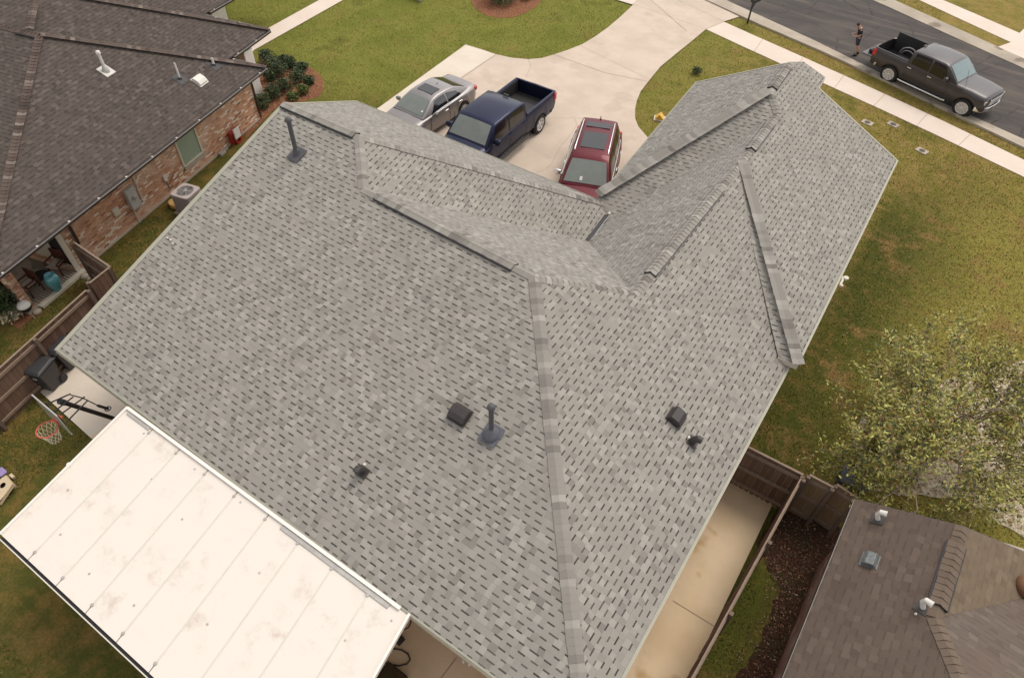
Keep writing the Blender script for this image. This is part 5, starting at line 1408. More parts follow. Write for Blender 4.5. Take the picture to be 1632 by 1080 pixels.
# ------------------------------------------------------------------ basketball hoop
pt = at(98, 640, 3.10); pb = at(232, 688, 0); rim = at(75, 684, 3.0)
hp = thing('basketball_hoop', 'portable basketball hoop with black pole, clear backboard and orange rim over the lawn', 'basketball hoop', (pb.x, pb.y, .045))
b = MB(); b.tube([Vector((pb.x, pb.y, .2)), pt], .055, 10); b.tube([pt - (pt - Vector((pb.x, pb.y, .2))) * .03, pt + (pt - Vector((pb.x, pb.y, .2))).normalized() * .06], .075, 10); b.build('pole', M['blackm'], hp, smooth=40)
b = MB(); b.box(pb.x - .5, pb.x + .5, pb.y - .1, pb.y + .7, .05, .28); b.build('base_tank', M['blackp'], hp, bevel=.06)
bbl, bbr = at(51, 629, 3.55), at(91, 663, 3.55); bt_ = (bbr - bbl).normalized(); bn_ = Vector((-bt_.y, bt_.x, 0)); bc_ = (bbl + bbr) / 2
if bn_.dot(pt - bc_) < 0: bn_ = -bn_
b = MB(); b.bar(bbl - Vector((0, 0, .36)), bbr - Vector((0, 0, .36)), .02, .68); bk = b.build('backboard', M['clear'], hp)
for z in (.0, -.72): b = MB(); b.bar(bbl + Vector((0, 0, z)), bbr + Vector((0, 0, z)), .03, .03); b.build('backboard_frame', M['galv'], hp)
b = MB()
pd = (pt - Vector((pb.x, pb.y, .2))).normalized()
for dz, dp in ((-.10, 0), (-.60, -.5)):
    for sd in (-.16, .16):
        a = bc_ + bt_ * (sd + .06) + bn_ * .04 + Vector((0, 0, dz)); c = pt + pd * (dp) + bt_ * sd * .6 + bn_ * .10
        b.tube([a, c, c + (c - a).normalized() * .25], .017, 6)
for sd in (-.16, .16): b.tube([bc_ + bt_ * (sd + .06) + bn_ * .05 + Vector((0, 0, -.05)), bc_ + bt_ * (sd + .06) + bn_ * .05 + Vector((0, 0, -.65))], .017, 6)
b.build('support_arm', M['blackm'], hp)
b = MB(); h0 = at(132, 634, 3.0); h1 = at(156, 646, 2.6); b.tube([at(112, 629, 3.3), h0, h1], .014, 6); b.tube([h1, at(172, 651, 2.3)], .035, 8); b.tube([at(172, 651, 2.3) + Vector((.07 * math.cos(t), .07 * math.sin(t), 0)) for t in np.linspace(0, 6.28, 12)], .014, 5)
b.build('height_adjuster', M['blackm'], hp)
b = MB(); rr_ = .228
b.tube([rim + Vector((rr_ * math.cos(t), rr_ * math.sin(t), 0)) for t in np.linspace(0, 2 * math.pi, 33)], .016, 6)
rmo = b.build('rim', M['orange'], hp)
b = MB(); q = rim + (bc_ - rim).normalized() * .0; dd = Vector((bc_.x - rim.x, bc_.y - rim.y, 0)).normalized(); b.bar(rim + dd * rr_, rim + dd * (rr_ + .17), .16, .05); b.build('rim_bracket', M['orange'], hp)
b = MB()
N_ = 12; lv = [(0, 1.0), (.10, .86), (.20, .72), (.30, .62), (.42, .56)]
for k_ in range(N_):
    for dirn in (1, -1):
        pts_ = []
        for j, (dz, sc_) in enumerate(lv):
            a = 2 * math.pi * (k_ + dirn * j * .5) / N_; pts_.append(rim + Vector((rr_ * sc_ * math.cos(a), rr_ * sc_ * math.sin(a), -dz)))
        b.tube(pts_, .009, 4, cap=False)
sub(b.build('net', M['net'], None), rmo, hp)

# ------------------------------------------------------------------ lawn game board at the left edge
cb = at(4, 781, .18); ch = thing('cornhole_board', 'pale plywood lawn game board with a round hole at the left edge', 'game board', (cb.x, cb.y, 0))
c1 = [at(8, 756, .26), at(20, 771, .26), at(-2, 803, .12), at(-22, 785, .12)]
b = MB(); hc = at(4.5, 773, .23); hh_ = []
n_ = (c1[1] - c1[0]).cross(c1[3] - c1[0]).normalized(); n_ = n_ if n_.z > 0 else -n_
e1_ = (c1[1] - c1[0]).normalized(); e2_ = n_.cross(e1_)
hc = onpl(4.5, 773, n_, c1[0])
ring = [hc + (e1_ * math.cos(t) + e2_ * math.sin(t)) * .076 for t in np.linspace(0, 2 * math.pi, 17)[:-1]]
sq = [c1[0], c1[1], c1[2], c1[3]]
per = []
for t in np.linspace(0, 2 * math.pi, 17)[:-1]:
    d_ = e1_ * math.cos(t) + e2_ * math.sin(t); best = 1e9
    for i in range(4):
        a, c = sq[i], sq[(i + 1) % 4]; ed_ = c - a; nrm = n_.cross(ed_).normalized(); den = d_.dot(nrm)
        if abs(den) > 1e-6:
            tt = (a - hc).dot(nrm) / den
            if tt > 0: best = min(best, tt)
    per.append(hc + d_ * best)
for i in range(16): b.face([ring[i], per[i], per[(i + 1) % 16], ring[(i + 1) % 16]], 0)
for i in range(4): a, c = sq[i], sq[(i + 1) % 4]; b.face([a, c, c - n_ * .09, a - n_ * .09], 0)
b.build('top_board', M['ply'], ch)
b = MB(); b.face([p - n_ * .085 for p in sq], 0); b.build('underside', M['blackp'], ch)
for q_, s_ in ((at(20, 759, .05), .16), (at(22, 774, .05), .10)):
    b = MB(); b.box(q_.x - s_ * .5, q_.x + s_ * .5, q_.y - .04, q_.y + .04, 0, .10); b.build('leg', M['ply'], ch, bevel=.01)
q = at(2, 752, .03); b = MB(); b.box(q.x - .14, q.x + .14, q.y - .1, q.y + .1, .005, .06)
tag(b.build('cloth_bag', M['purple'], bevel=.03), 'lilac cloth bag on the grass above the game board', 'bag')
q = at(5, 730, .03); 
b = MB(); q = at(5, 682, .03); b.lathe([(0, 0), (.035, .01), (.04, .035), (.02, .06), (0, .065)], tuple(at(5, 682)), 10)
tag(b.build('golf_ball', M['pvc'], smooth=60), 'small white ball on the lawn left of the basketball net', 'ball')

# ------------------------------------------------------------------ things behind the house, lower edge
b = MB(); L_ = [at(x, y, .075) for x, y in ((598, 1032), (608, 1029), (622, 1032), (640, 1035), (650, 1041), (654, 1050), (649, 1057), (636, 1060), (620, 1058), (606, 1052), (598, 1046))]
b.tube(L_, .018, 8); tag(b.build('garden_hose', M['hoseb'], smooth=60), 'brown black hose loop lying on the concrete beside the white cover', 'hose')
b = MB(); b.tube([at(x, y, .3) for x, y in ((655, 984), (655, 990), (651, 999), (643, 1003))], .018, 8); tag(b.build('power_cable', M['hoseb'], smooth=60), 'dark cable hanging at the corner of the white cover by the wall', 'cable')
q = at(636, 1017, .1); b = MB(); b.mesh([(q.x - .14, q.y - .10, .05), (q.x + .10, q.y - .12, .05), (q.x + .12, q.y + .08, .05), (q.x - .1, q.y + .12, .05), (q.x, q.y, .26)], [(3, 2, 1, 0), (0, 1, 4), (1, 2, 4), (2, 3, 4), (3, 0, 4)]); tag(b.build('door_wedge', M['blackp'], bevel=.01), 'small black cone shaped object on the slab near the cover corner', 'cone')
q = at(622, 1080, .35); t = thing('planter_box', 'dark green planter box at the bottom edge beside the white cover', 'planter', (q.x, q.y, 0))
b = MB(); b.box(q.x - .28, q.x + .28, q.y - .25, q.y + .25, .04, .34); b.build('box', M['planter'], t, bevel=.02)
b = MB(); b.box(q.x - .24, q.x + .24, q.y - .21, q.y + .21, .34, .36); b.build('soil', M['leaf_soil'], t)

# ------------------------------------------------------------------ neighbour's patio
def chair(label, q, rz):
    t = thing('patio_chair', label, 'chair', (q.x, q.y, .05), rz, 'two slatted chairs on the neighbour patio')
    b = MB(); b.box(-.26, .26, -.26, -.22, .39, .44); b.box(-.26, .26, .22, .26, .39, .44); b.build('seat_rail', M['teak'], t, local=True)
    for i in range(5): b = MB(); b.box(-.22 + i * .10, -.165 + i * .10, -.22, .24, .43, .455); b.build('seat_slat', M['cushion'] if i < 4 else M['teak'], t, local=True)
    b = MB(); b.box(-.27, .27, -.31, -.27, .42, .47); b.build('front_rail', M['cushion'], t, local=True)
    b = MB()
    for i in range(5): b.box(-.22 + i * .10, -.165 + i * .10, .26, .285, .45, .92)
    b.box(-.27, .27, .255, .295, .90, .97); b.build('backrest', M['teak'], t, local=True, bevel=.005)
    for x in (-.27, .27):
        for y in (-.26, .26): b = MB(); b.box(x - .025, x + .025, y - .025, y + .025, 0, .97 if y > 0 else .62); b.build('leg', M['teak'], t, local=True)
        b = MB(); b.box(x - .035, x + .035, -.30, .28, .62, .65); b.build('armrest', M['teak'], t, local=True)
    t.scale = (.82, .82, .82)
    return t
chair('dark slatted wooden patio chair next to the brick pillar', at(50, 458, .25), TH + R(-93))
chair('dark slatted wooden patio chair under the white wall panel', at(94, 425, .25), TH + R(-80))
vq = at(79, 440, .68); v_ = thing('ceramic_vase', 'tall teal glazed vase on the slate patio between the two chairs', 'vase', (vq.x, vq.y, .05))
b = MB(); b.lathe([(0, .0), (.12, 0), (.14, .04), (.20, .25), (.26, .48), (.27, .62), (.23, .74), (.17, .80), (.18, .83), (.15, .83), (.13, .78), (0, .70)], n=28); b.build('body', M['teal'], v_, local=True, smooth=60)
b = MB(); b.tube([(.175 * math.cos(t), .175 * math.sin(t), .83) for t in np.linspace(0, 6.283, 25)], .02, 8); b.build('lip', M['teal'], v_, local=True, smooth=60); v_.scale = (.82, .82, .82)
sq_ = at(66, 441, .40); t = thing('side_table', 'small round dark table behind the teal vase', 'table', (sq_.x, sq_.y, .05))
b = MB(); b.lathe([(0, .40), (.27, .40), (.27, .43), (0, .43)], n=20); b.build('top', M['blackp'], t, local=True)
for i in range(3): a = i * 2.1; b = MB(); b.tube([(.2 * math.cos(a), .2 * math.sin(a), 0), (.12 * math.cos(a), .12 * math.sin(a), .4)], .016, 6); b.build('leg', M['blackp'], t, local=True)
gq = at(38, 487, .45); t = thing('kettle_grill', 'small black kettle grill with white lid top beside the pillar foot', 'grill', (gq.x, gq.y, 0))
b = MB(); b.lathe([(0, .22), (.12, .25), (.20, .36), (.21, .45), (.20, .45), (0, .45)], n=20); b.build('bowl', M['blackp'], t, local=True, smooth=50)
b = MB(); b.lathe([(.205, .45), (.19, .52), (.12, .58), (0, .60)], n=20); b.build('lid', M['pvc'], t, local=True, smooth=50)
for i in range(3): a = i * 2.1; b = MB(); b.tube([(.22 * math.cos(a), .22 * math.sin(a), 0), (.12 * math.cos(a), .12 * math.sin(a), .3)], .012, 6); b.build('leg', M['galv'], t, local=True)
for i, (x, y, s_, lb) in enumerate(((135, 441, .13, 'rounded pale garden stone next to the house corner board'), (144, 446, .10, 'small pale garden stone at the fence end'), (60, 497, .13, 'pale stone at the foot of the brick pillar'))):
    q = at(x, y); b = MB(); b.lathe([(0, 0), (s_, 0), (s_ * 1.05, s_ * .4), (s_ * .7, s_ * .8), (0, s_ * .9)], tuple(q), 9); tag(b.build('stone', M['curbc'], smooth=60), lb, 'stone')

# ------------------------------------------------------------------ vegetation
def leaves(b, pts, size, nm, rnd, flat=.5):
    """one small folded leaf (two triangles) per point"""
    for p in pts:
        s_ = size * rnd.uniform(.6, 1.4)
        d = Vector((rnd.gauss(0, 1), rnd.gauss(0, 1), rnd.gauss(0, flat))).normalized()
        u = d.cross(Vector((rnd.gauss(0, 1), rnd.gauss(0, 1), rnd.gauss(0, 1)))).normalized()
        m = rnd.choices(range(len(nm)), nm)[0]
        b.face([p - d * s_, p + u * s_ * .38, p + d * s_, p - u * s_ * .38], m)
def bush(label, q, r, h, mats, wts, n=900, leaf=.045, seed=1, name='shrub', group=None, cat='shrub'):
    rnd = random.Random(seed); t = thing(name, label, cat, (q.x, q.y, 0), group=group)
    b = MB()
    for i in range(5):
        a = rnd.uniform(0, 6.28); b.tube([(0, 0, 0), (r * .3 * math.cos(a), r * .3 * math.sin(a), h * .4), (r * .55 * math.cos(a), r * .55 * math.sin(a), h * .75)], [.018, .012, .006], 5)
    b.build('stem', M['bark'], t, local=True)
    b = MB(); lobes = [(rnd.uniform(-.4, .4) * r, rnd.uniform(-.4, .4) * r, h * rnd.uniform(.45, .7), rnd.uniform(.5, .8) * r) for _ in range(7)]
    pts = []
    while len(pts) < n:
        lx, ly, lz, lr = rnd.choice(lobes); d = Vector((rnd.gauss(0, 1), rnd.gauss(0, 1), rnd.gauss(0, 1))).normalized() * lr * rnd.uniform(.55, 1.05) ** .6
        p = Vector((lx + d.x, ly + d.y, max(.03, lz + d.z * min(1, h / (1.6 * r)))))
        pts.append(p)
    leaves(b, pts, leaf, wts, rnd); b.build('foliage', mats, t, local=True)
    return t
G = [M['leafd'], M['leafm'], M['leafy']]
bl = ((424, 100, .42, .75, 'dark shrub tight against the white porch wall, farthest in the bed'), (436, 112, .50, .8, 'large dark shrub in the middle of the bed near the porch wall'), (446, 122, .50, .8, 'bushy dark shrub in the centre of the planting bed'),
      (463, 108, .42, .6, 'low dark shrub in the upper part of the planting bed'), (474, 131, .48, .7, 'rounded dark shrub in front of the bare mulch strip'), (455, 146, .52, .75, 'rounded dark shrub just above the grey roof ridge'),
      (435, 158, .50, .7, 'rounded dark shrub between the porch wall and the grey roof peak'), (418, 172, .45, .65, 'dark shrub at the foot of the white porch wall beside the brick corner'), (485, 148, .40, .5, 'small yellow green shrub at the lower edge of the planting bed'),
      (494, 134, .34, .45, 'small leafy plant at the right edge of the planting bed'), (482, 112, .34, .4, 'low plant at the top right edge of the planting bed'), (468, 158, .36, .35, 'low yellow green plant close to the grey roof ridge'),
      (452, 100, .32, .4, 'low plant at the top edge of the planting bed'), (430, 128, .4, .6, 'dark shrub in the left of the bed beside the house wall'))
for i, (x, y, r_, h_, lb) in enumerate(bl):
    yel = 'yellow' in lb
    bush(lb, at(x, y), r_ * .88, h_ * .85, G, (2, 5, 4) if yel else (7, 2.2, .25), n=950, leaf=.05, seed=20 + i, group='shrubs in the neighbour front bed')
bush('rounded olive bush on the mulch island at the top edge', at(796, 3), .95, .85, G, (5, 4, 1), n=2600, leaf=.055, seed=50)
bush('smaller dark bush at the right of the mulch island', at(838, -2), .5, .5, G, (6, 2, .5), n=900, leaf=.05, seed=51)
bush('tall dark leafy shrub at the left edge beside the patio pillar', at(4, 492, .3), .62, 1.35, G, (7, 3, .3), n=2800, leaf=.07, seed=52)
bush('pale yellow flowering plant on the mulch beside the kettle grill', at(24, 508), .42, .38, [M['leafm'], M['petal'], M['petalw']], (2, 5, 1), n=420, leaf=.05, seed=53, name='flowering_plant', cat='plant')
bush('small white flowering plant between the leafy shrub and the pillar', at(26, 472), .22, .4, [M['leafd'], M['petalw']], (5, 1), n=300, leaf=.045, seed=54, name='flowering_plant', cat='plant')
bush('tuft of dark weeds on the front lawn near the roof edge', at(1108, 118), .30, .35, G, (6, 3, 0), n=350, leaf=.05, seed=55, name='weed_tuft', cat='plant')

# tree beside the right-hand neighbour
rnd = random.Random(11)
tq = at(1462, 745)
tree = thing('tree', 'thin leaved olive green tree beside the reddish brown roof on the right', 'tree', (tq.x, tq.y, 0))
tb_ = MB(); tips = []
def grow(p, d, L, r, dep):
    n = 5; pts = [p]; q = p; dd = d
    for i in range(n):
        dd = (dd + Vector((rnd.gauss(0, .16), rnd.gauss(0, .16), rnd.gauss(.02, .10)))).normalized(); q = q + dd * L / n; pts.append(q)
    tb_.tube(pts, [lerp(r, r * .55, i / n) for i in range(n + 1)], 7 if dep < 2 else 5)
    if dep >= 2: tips.extend((pts[i], dd, dep) for i in range(2, n + 1))
    if dep >= 4: return
    kids = (5, 4, 3, 3)[dep]
    for i in range(kids):
        a = rnd.uniform(0, 6.28); sp = rnd.uniform(.5, 1.0) if dep else rnd.uniform(.55, .95)
        ax = dd.cross(Vector((math.cos(a), math.sin(a), .3))).normalized()
        nd = (dd * math.cos(sp) + ax * math.sin(sp)); nd.z = max(nd.z, -.05) if dep < 2 else nd.z; nd.normalize()
        st_ = pts[-1] if i == 0 else pts[rnd.randint(3 if dep == 0 else 2, n)]
        grow(st_, nd, L * rnd.uniform(.62, .85), r * .58, dep + 1)
for k_ in range(4):
    a = k_ * 1.57 + .4
    grow(Vector((.06 * math.cos(a), .06 * math.sin(a), 0)), Vector((.33 * math.cos(a), .33 * math.sin(a), 1)).normalized(), 1.72, .055, 0)
tb_.build('trunk', M['bark'], tree, local=True, smooth=60)
lb_ = MB(); pts = []
cx_, cy_ = 0, 0
for (p, d, dep) in tips:
    if rnd.random() < .16: continue
    for _ in range(rnd.choice((6, 10, 17)) if dep >= 3 else 3):
        pts.append(p + d * rnd.uniform(0, .12) + Vector((rnd.gauss(0, .085), rnd.gauss(0, .085), rnd.gauss(0, .07))))
leaves(lb_, pts, .050, (2.2, 4.6, 6.0, .9, .7), rnd)
lb_.build('crown', [M['leafm'], M['tleafo'], M['tleafy'], M['leafb'], M['leafd']], tree, local=True)
print('tree leaves', len(pts))

# grass blades: short tufts over the visible lawns, in one mesh
def grass(name, label, polys, dens, hgt, mats, wts, seed, wid=.012, avoid=None):
    r_ = np.random.default_rng(seed); V = []; MI = []
    for (x0, x1, y0, y1) in polys:
        n = int((x1 - x0) * (y1 - y0) * dens)
        x = r_.uniform(x0, x1, n); y = r_.uniform(y0, y1, n)
        keep = np.ones(n, bool)
        for A in (avoid or []):
            ins = np.zeros(n, bool); j = len(A) - 1
            for i in range(len(A)):
                xi, yi, xj, yj = A[i][0], A[i][1], A[j][0], A[j][1]
                c = ((yi > y) != (yj > y)) & (x < (xj - xi) * (y - yi) / (yj - yi + 1e-12) + xi); ins ^= c; j = i
            keep &= ~ins
        x, y = x[keep], y[keep]; n = len(x)
        a = r_.uniform(0, 6.28, n); l = r_.normal(0, .5, (n, 2)) * hgt; h = hgt * r_.uniform(.5, 1.4, n); w_ = wid * r_.uniform(.6, 1.5, n)
        P0 = np.stack([x - np.cos(a) * w_, y - np.sin(a) * w_, np.zeros(n)], 1); P1 = np.stack([x + np.cos(a) * w_, y + np.sin(a) * w_, np.zeros(n)], 1); P2 = np.stack([x + l[:, 0], y + l[:, 1], h], 1)
        V.append(np.stack([P0, P1, P2], 1)); MI.append(r_.choice(len(mats), n, p=np.array(wts) / sum(wts)))
    V = np.concatenate(V).reshape(-1, 3); MI = np.concatenate(MI); n = len(MI)
    me = bpy.data.meshes.new(name); me.vertices.add(len(V)); me.vertices.foreach_set('co', V.astype(np.float32).ravel())
    me.loops.add(n * 3); me.loops.foreach_set('vertex_index', np.arange(n * 3)); me.polygons.add(n); me.polygons.foreach_set('loop_start', np.arange(0, n * 3, 3)); me.polygons.foreach_set('loop_total', np.full(n, 3))
    for m in mats: me.materials.append(m)
    me.polygons.foreach_set('material_index', MI.astype(np.int32)); me.update(calc_edges=True)
    o = bpy.data.objects.new(name, me); sc.collection.objects.link(o)
    return tag(o, label, 'grass', kind='stuff')
def xy(L): return [(p[0], p[1]) for p in L]
streetband = xy(near_g) + xy(far_g)[::-1]; walkband = xy(sw_o) + xy(sw_i)[::-1]; farwalk = xy(fs_a) + xy(fs_b)[::-1]
AV = [streetband, walkband, farwalk, xy(drive), xy(nw), xy(pad), xy(P((566, 200), (605, 173), (742, 73.5), (790, 88.5), (690, 158), (600, 230))),
      [(0.3, .5), (15.3, .5), (15.3, 21.0), (8.2, 21.6), (8.2, 13), (-1.2, 13), (.3, 10)], [(.5, -5), (15.3, -5), (15.3, 1), (.5, 1)],
      xy(P((415, 92), (460, 96), (497, 109), (517, 141), (508, 154), (447, 168), (390, 225))), xy(P((746, -14), (760, 17), (797, 30), (838, 21), (866, -4), (800, -40))),
      xy(P((1245, 800), (1345, 845), (1340, 880), (1235, 1100), (1180, 1100), (1215, 880))), xy([W(-12, .25), W(12.2, .25), W(12.2, -12), W(-12, -12)]),
      xy(P((50, 612), (147, 700), (160, 712)) + [Vector((.55, .9, 0)), Vector((-2.2, .9, 0))])]
k = NT('green blade'); M['blg'] = k.out(k.mix(k.noise(k.pos(), .6, 3), (.13, .15, .022), (.26, .25, .045)), .8, spec=.2)
k = NT('straw blade'); M['bls'] = k.out(k.mix(k.noise(k.pos(), .8, 3), (.24, .165, .05), (.38, .28, .11)), .85, spec=.2)
k = NT('dark blade'); M['bld'] = k.out(k.mix(k.noise(k.pos(), .8, 3), (.055, .065, .014), (.12, .12, .03)), .85, spec=.2)
grass('front_grass', 'short yellow green grass of the front lawns', [(-22, 14, 14, 44)], 150, .045, [M['blg'], M['bls'], M['bld']], (6, 2.5, 1), 1, avoid=AV)
grass('side_grass', 'thin dry olive and tan grass right of the house', [(14, 34, 8, 38)], 260, .045, [M['blg'], M['bls'], M['bld']], (3.5, 4, 2.5), 2, avoid=AV)
grass('back_grass', 'patchy green and brown grass at the left rear', [(-9, 13, -9, 8), (15.3, 18.3, -3, 8)], 420, .045, [M['blg'], M['bls'], M['bld']], (1.5, 2.2, 4), 3, avoid=AV)
# fallen leaves
def litter(name, label, poly, n, size, mats, wts, seed, z=.03):
    r_ = random.Random(seed); b = MB(); A = xy(poly); xs_, ys_ = [p[0] for p in A], [p[1] for p in A]; c = 0
    while c < n:
        x, y = r_.uniform(min(xs_), max(xs_)), r_.uniform(min(ys_), max(ys_)); ins = False; j = len(A) - 1
        for i in range(len(A)):
            if (A[i][1] > y) != (A[j][1] > y) and x < (A[j][0] - A[i][0]) * (y - A[i][1]) / (A[j][1] - A[i][1] + 1e-12) + A[i][0]: ins = not ins
            j = i
        if not ins: continue
        c += 1; a = r_.uniform(0, 6.28); s_ = size * r_.uniform(.5, 1.4); z_ = z + r_.uniform(0, .02)
        m = r_.choices(range(len(wts)), wts)[0]
        b.face([(x - s_ * math.cos(a), y - s_ * math.sin(a), z_), (x + s_ * .4 * math.sin(a), y - s_ * .4 * math.cos(a), z_ + .012), (x + s_ * math.cos(a), y + s_ * math.sin(a), z_), (x - s_ * .4 * math.sin(a), y + s_ * .4 * math.cos(a), z_ + .012)], m)
    o = b.build(name, mats); return tag(o, label, 'leaves', kind='stuff')
ld_ = plain('dark red brown dead leaf', (.12, .045, .028), .8, var=.4); lr_ = plain('red brown dead leaf', (.26, .105, .06), .8, var=.4); lt_ = plain('tan dead leaf', (.40, .26, .13), .8, var=.4)
litter('fallen_leaves', 'red brown fallen leaves along the right neighbour wall', P((1245, 800), (1300, 822), (1345, 845), (1340, 880), (1290, 1000), (1235, 1100), (1190, 1100), (1240, 950), (1215, 880)), 6500, .022, [ld_, lt_, M['leafd'], M['petalw']], (8, .8, 2, .05), 5)
litter('leaf_litter', 'tan and green leaves scattered on the pale paving under the tree', P((1358, 682), (1440, 640), (1550, 590), (1632, 572), (1800, 540), (1800, 880), (1632, 856), (1540, 800), (1400, 785), (1367, 770)), 3800, .04, [lt_, M['leafo'], M['leafm'], lr_], (3, 3, 2, 1), 6)
litter('bark_mulch', 'brown bark mulch between the front shrubs', P((415, 92), (460, 96), (497, 109), (517, 141), (508, 154), (447, 168), (400, 215)), 2500, .04, [lr_, lt_], (4, 2), 7)
litter('island_mulch', 'brown bark mulch of the island bed at the top edge', P((748, -10), (760, 16), (797, 29), (838, 20), (864, -4), (800, -30)), 1500, .04, [lr_, lt_], (4, 2), 8)

# ------------------------------------------------------------------ person looking down at a phone
pq = at(1363, 88); pr = math.radians(205)
prz = pr
per_ = thing('person', 'person in black t shirt and navy shorts looking down at a phone behind the truck', 'person', (pq.x, pq.y, .004), pr)
PM = Matrix.Translation((pq.x, pq.y, .004)) @ Matrix.Rotation(pr, 4, 'Z') @ Matrix.Rotation(R(9), 4, 'Y') @ Matrix.Diagonal((.92, .92, .92, 1))
per_.matrix_basis = PM
def skin(name, J, E_, root, mat, sub_=2, rootj=0):
    me = bpy.data.meshes.new(name); me.from_pydata([j[0] for j in J], E_, []); o = bpy.data.objects.new(name, me); sc.collection.objects.link(o)
    o.parent = root; md = o.modifiers.new('skin', 'SKIN'); md.use_smooth_shade = True
    for i, j in enumerate(J):
        r2 = j[1] if isinstance(j[1], tuple) else (j[1], j[1]); me.skin_vertices[0].data[i].radius = r2
    me.skin_vertices[0].data[rootj].use_root = True
    o.modifiers.new('sub', 'SUBSURF').levels = sub_; o.modifiers['sub'].render_levels = sub_
    me.materials.append(mat); return o
# x forward, y left
Jb = [((0, 0, .93), (.13, .15)), ((.0, 0, 1.10), (.11, .14)), ((.02, 0, 1.28), (.12, .165)), ((.04, 0, 1.42), (.09, .15)), ((.07, 0, 1.50), .055), ((.11, 0, 1.56), .052),
      ((.02, .09, .86), (.095, .085)), ((.05, .11, .50), .058), ((.02, .12, .27), .055), ((.03, .12, .09), .036), ((.03, -.09, .86), (.095, .085)), ((-.02, -.12, .50), .058), ((-.10, -.12, .28), .055), ((-.12, -.12, .09), .036),
      ((.03, .19, 1.41), .058), ((.03, .25, 1.16), .046), ((.24, .15, 1.10), .036), ((.30, .12, 1.13), .026),
      ((.03, -.19, 1.41), .058), ((.02, -.26, 1.16), .046), ((.24, -.12, 1.13), .036), ((.30, -.08, 1.16), .026)]
Eb = [(0, 1), (1, 2), (2, 3), (3, 4), (4, 5), (0, 6), (6, 7), (7, 8), (8, 9), (0, 10), (10, 11), (11, 12), (12, 13), (3, 14), (14, 15), (15, 16), (16, 17), (3, 18), (18, 19), (19, 20), (20, 21)]
body = skin('body', Jb, Eb, per_, M['skin'])
b = MB(); Hm = Matrix.Translation((.17, 0, 1.62)) @ Matrix.Rotation(R(42), 4, 'Y')
b.lathe([(0, -.135), (.04, -.125), (.062, -.08), (.075, -.02), (.080, .04), (.070, .09), (.04, .122), (0, .13)], n=18, M=Hm @ Matrix.Diagonal((1.15, .95, 1, 1)))
b.mesh([Hm @ Vector(v) for v in ((.075, -.012, .0), (.075, .012, .0), (.11, 0, -.035), (.075, -.016, -.05), (.075, .016, -.05))], [(0, 2, 1), (0, 3, 2), (1, 2, 4), (3, 4, 2)])
for s_ in (-1, 1): b.lathe([(0, -.03), (.012, -.02), (.016, .01), (0, .03)], n=8, M=Hm @ Matrix.Translation((0, s_ * .078, -.01)))
b.build('head', M['skin'], per_, local=True, smooth=60)
for s_ in (-1, 1): b = MB(); b.lathe([(0, -.008), (.010, 0), (0, .008)], n=8, M=Hm @ Matrix.Translation((.082, s_ * .028, .015))); b.build('eye', M['hair'], per_, local=True)
b = MB()
b.bar(Hm @ Vector((.083, -.022, -.07)), Hm @ Vector((.083, .022, -.07)), .006, .008); b.build('mouth', M['hair'], per_, local=True)
b = MB(); b.lathe([(.078, .0), (.086, .03), (.080, .09), (.05, .132), (0, .142)], n=18, M=Hm @ Matrix.Translation((-.014, 0, 0)) @ Matrix.Diagonal((1.12, .98, 1, 1))); b.build('hair', M['hair'], per_, local=True, smooth=60)
Js = [((0, 0, .93), (.15, .175)), ((.0, 0, 1.10), (.135, .165)), ((.02, 0, 1.28), (.14, .185)), ((.035, 0, 1.42), (.10, .165)), ((.05, 0, 1.47), (.07, .08)), ((.03, .19, 1.41), .075), ((.03, .24, 1.22), .068), ((.03, -.19, 1.41), .075), ((.02, -.25, 1.22), .068)]
skin('t_shirt', Js, [(0, 1), (1, 2), (2, 3), (3, 4), (3, 5), (5, 6), (3, 7), (7, 8)], per_, M['tee'])
Jo = [((0.005, 0, 1.05), (.138, .162)), ((0, 0, .96), (.145, .17)), ((.02, .09, .84), (.115, .105)), ((.045, .11, .56), .095), ((.03, -.09, .84), (.115, .105)), ((-.01, -.12, .56), .095)]
skin('shorts', Jo, [(0, 1), (1, 2), (2, 3), (1, 4), (4, 5)], per_, M['shorts'])
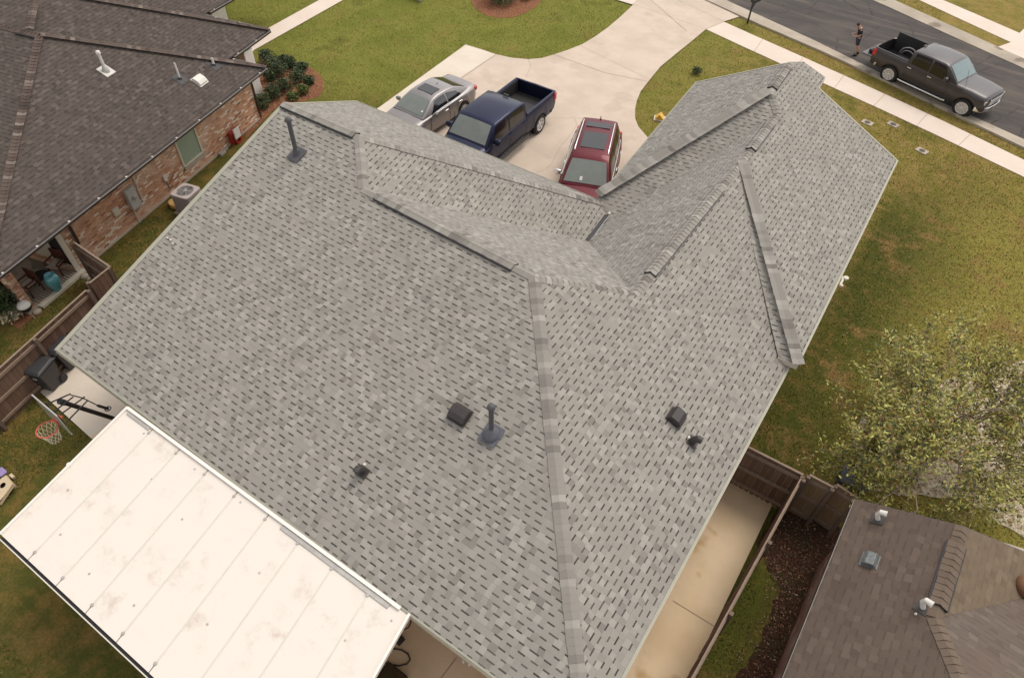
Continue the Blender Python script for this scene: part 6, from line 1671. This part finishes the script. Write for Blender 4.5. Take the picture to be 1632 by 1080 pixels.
for (x, y) in ((.03, .12), (-.12, -.12)):
    b = MB(); b.mesh([(x - .09, y - .04, 0), (x + .17, y - .05, 0), (x + .19, y + .03, 0), (x - .09, y + .04, 0), (x - .07, y - .035, .10), (x + .03, y - .04, .10), (x + .16, y - .04, .045), (x + .16, y + .03, .045), (x + .03, y + .04, .10), (x - .07, y + .035, .10)],
                     [(3, 2, 1, 0), (4, 5, 8, 9), (5, 6, 7, 8), (0, 1, 6, 5, 4), (2, 3, 9, 8, 7), (1, 2, 7, 6), (3, 0, 4, 9)]); b.build('shoe', M['shoe'], per_, local=True, bevel=.012)
# hands with separate fingers round the phone
for s_, hx, hy, hz in ((1, .315, .105, 1.135), (-1, .315, -.065, 1.165)):
    Jh = [((hx - .03, hy + s_ * .01, hz), .026), ((hx + .02, hy, hz + .005), (.032, .018))]; Eh = [(0, 1)]
    for f in range(4):
        yy = hy + s_ * (.022 - .015 * f); ln = (.060, .070, .066, .052)[f]; k0 = len(Jh)
        Jh += [((hx + .045, yy, hz + .004), .0095), ((hx + .045 + ln * .5, yy - s_ * .010, hz + .012), .0085), ((hx + .045 + ln * .7, yy - s_ * .026, hz + .026), .0075)]
        Eh += [(1, k0), (k0, k0 + 1), (k0 + 1, k0 + 2)]
    k0 = len(Jh); Jh += [((hx + .01, hy - s_ * .030, hz + .018), .0105), ((hx + .045, hy - s_ * .045, hz + .032), .009)]; Eh += [(0, k0), (k0, k0 + 1)]
    skin('hand', Jh, Eh, per_, M['skin'], 1)
ph = thing('phone', 'small dark phone held in both hands of the person', 'phone', (0, 0, 0))
ph.matrix_basis = PM @ Matrix.Translation((.375, .015, 1.185)) @ Matrix.Rotation(R(-30), 4, 'Y')
b = MB(); b.box(-.075, .075, -.037, .037, -.004, .004); b.build('case', M['blackp'], ph, local=True, bevel=.003)
b = MB(); b.box(-.068, .068, -.033, .033, .0042, .0050); b.build('screen', M['phone'], ph, local=True)

litter('stray_leaves', 'loose dead leaves spilling over the grass by the leafy strip', P((1150, 1090), (1215, 960), (1225, 860), (1262, 822), (1300, 830), (1290, 900), (1235, 1000), (1190, 1100)), 1100, .022, [ld_, lt_, M['leafd']], (6, 2, 2), 15)
litter('lawn_leaves', 'scattered tan leaves on the dry right hand lawn', P((1330, 400), (1600, 300), (1640, 520), (1380, 620), (1290, 700), (1250, 640)), 900, .028, [lt_, ld_, M['leafo']], (4, 2, 2), 16)
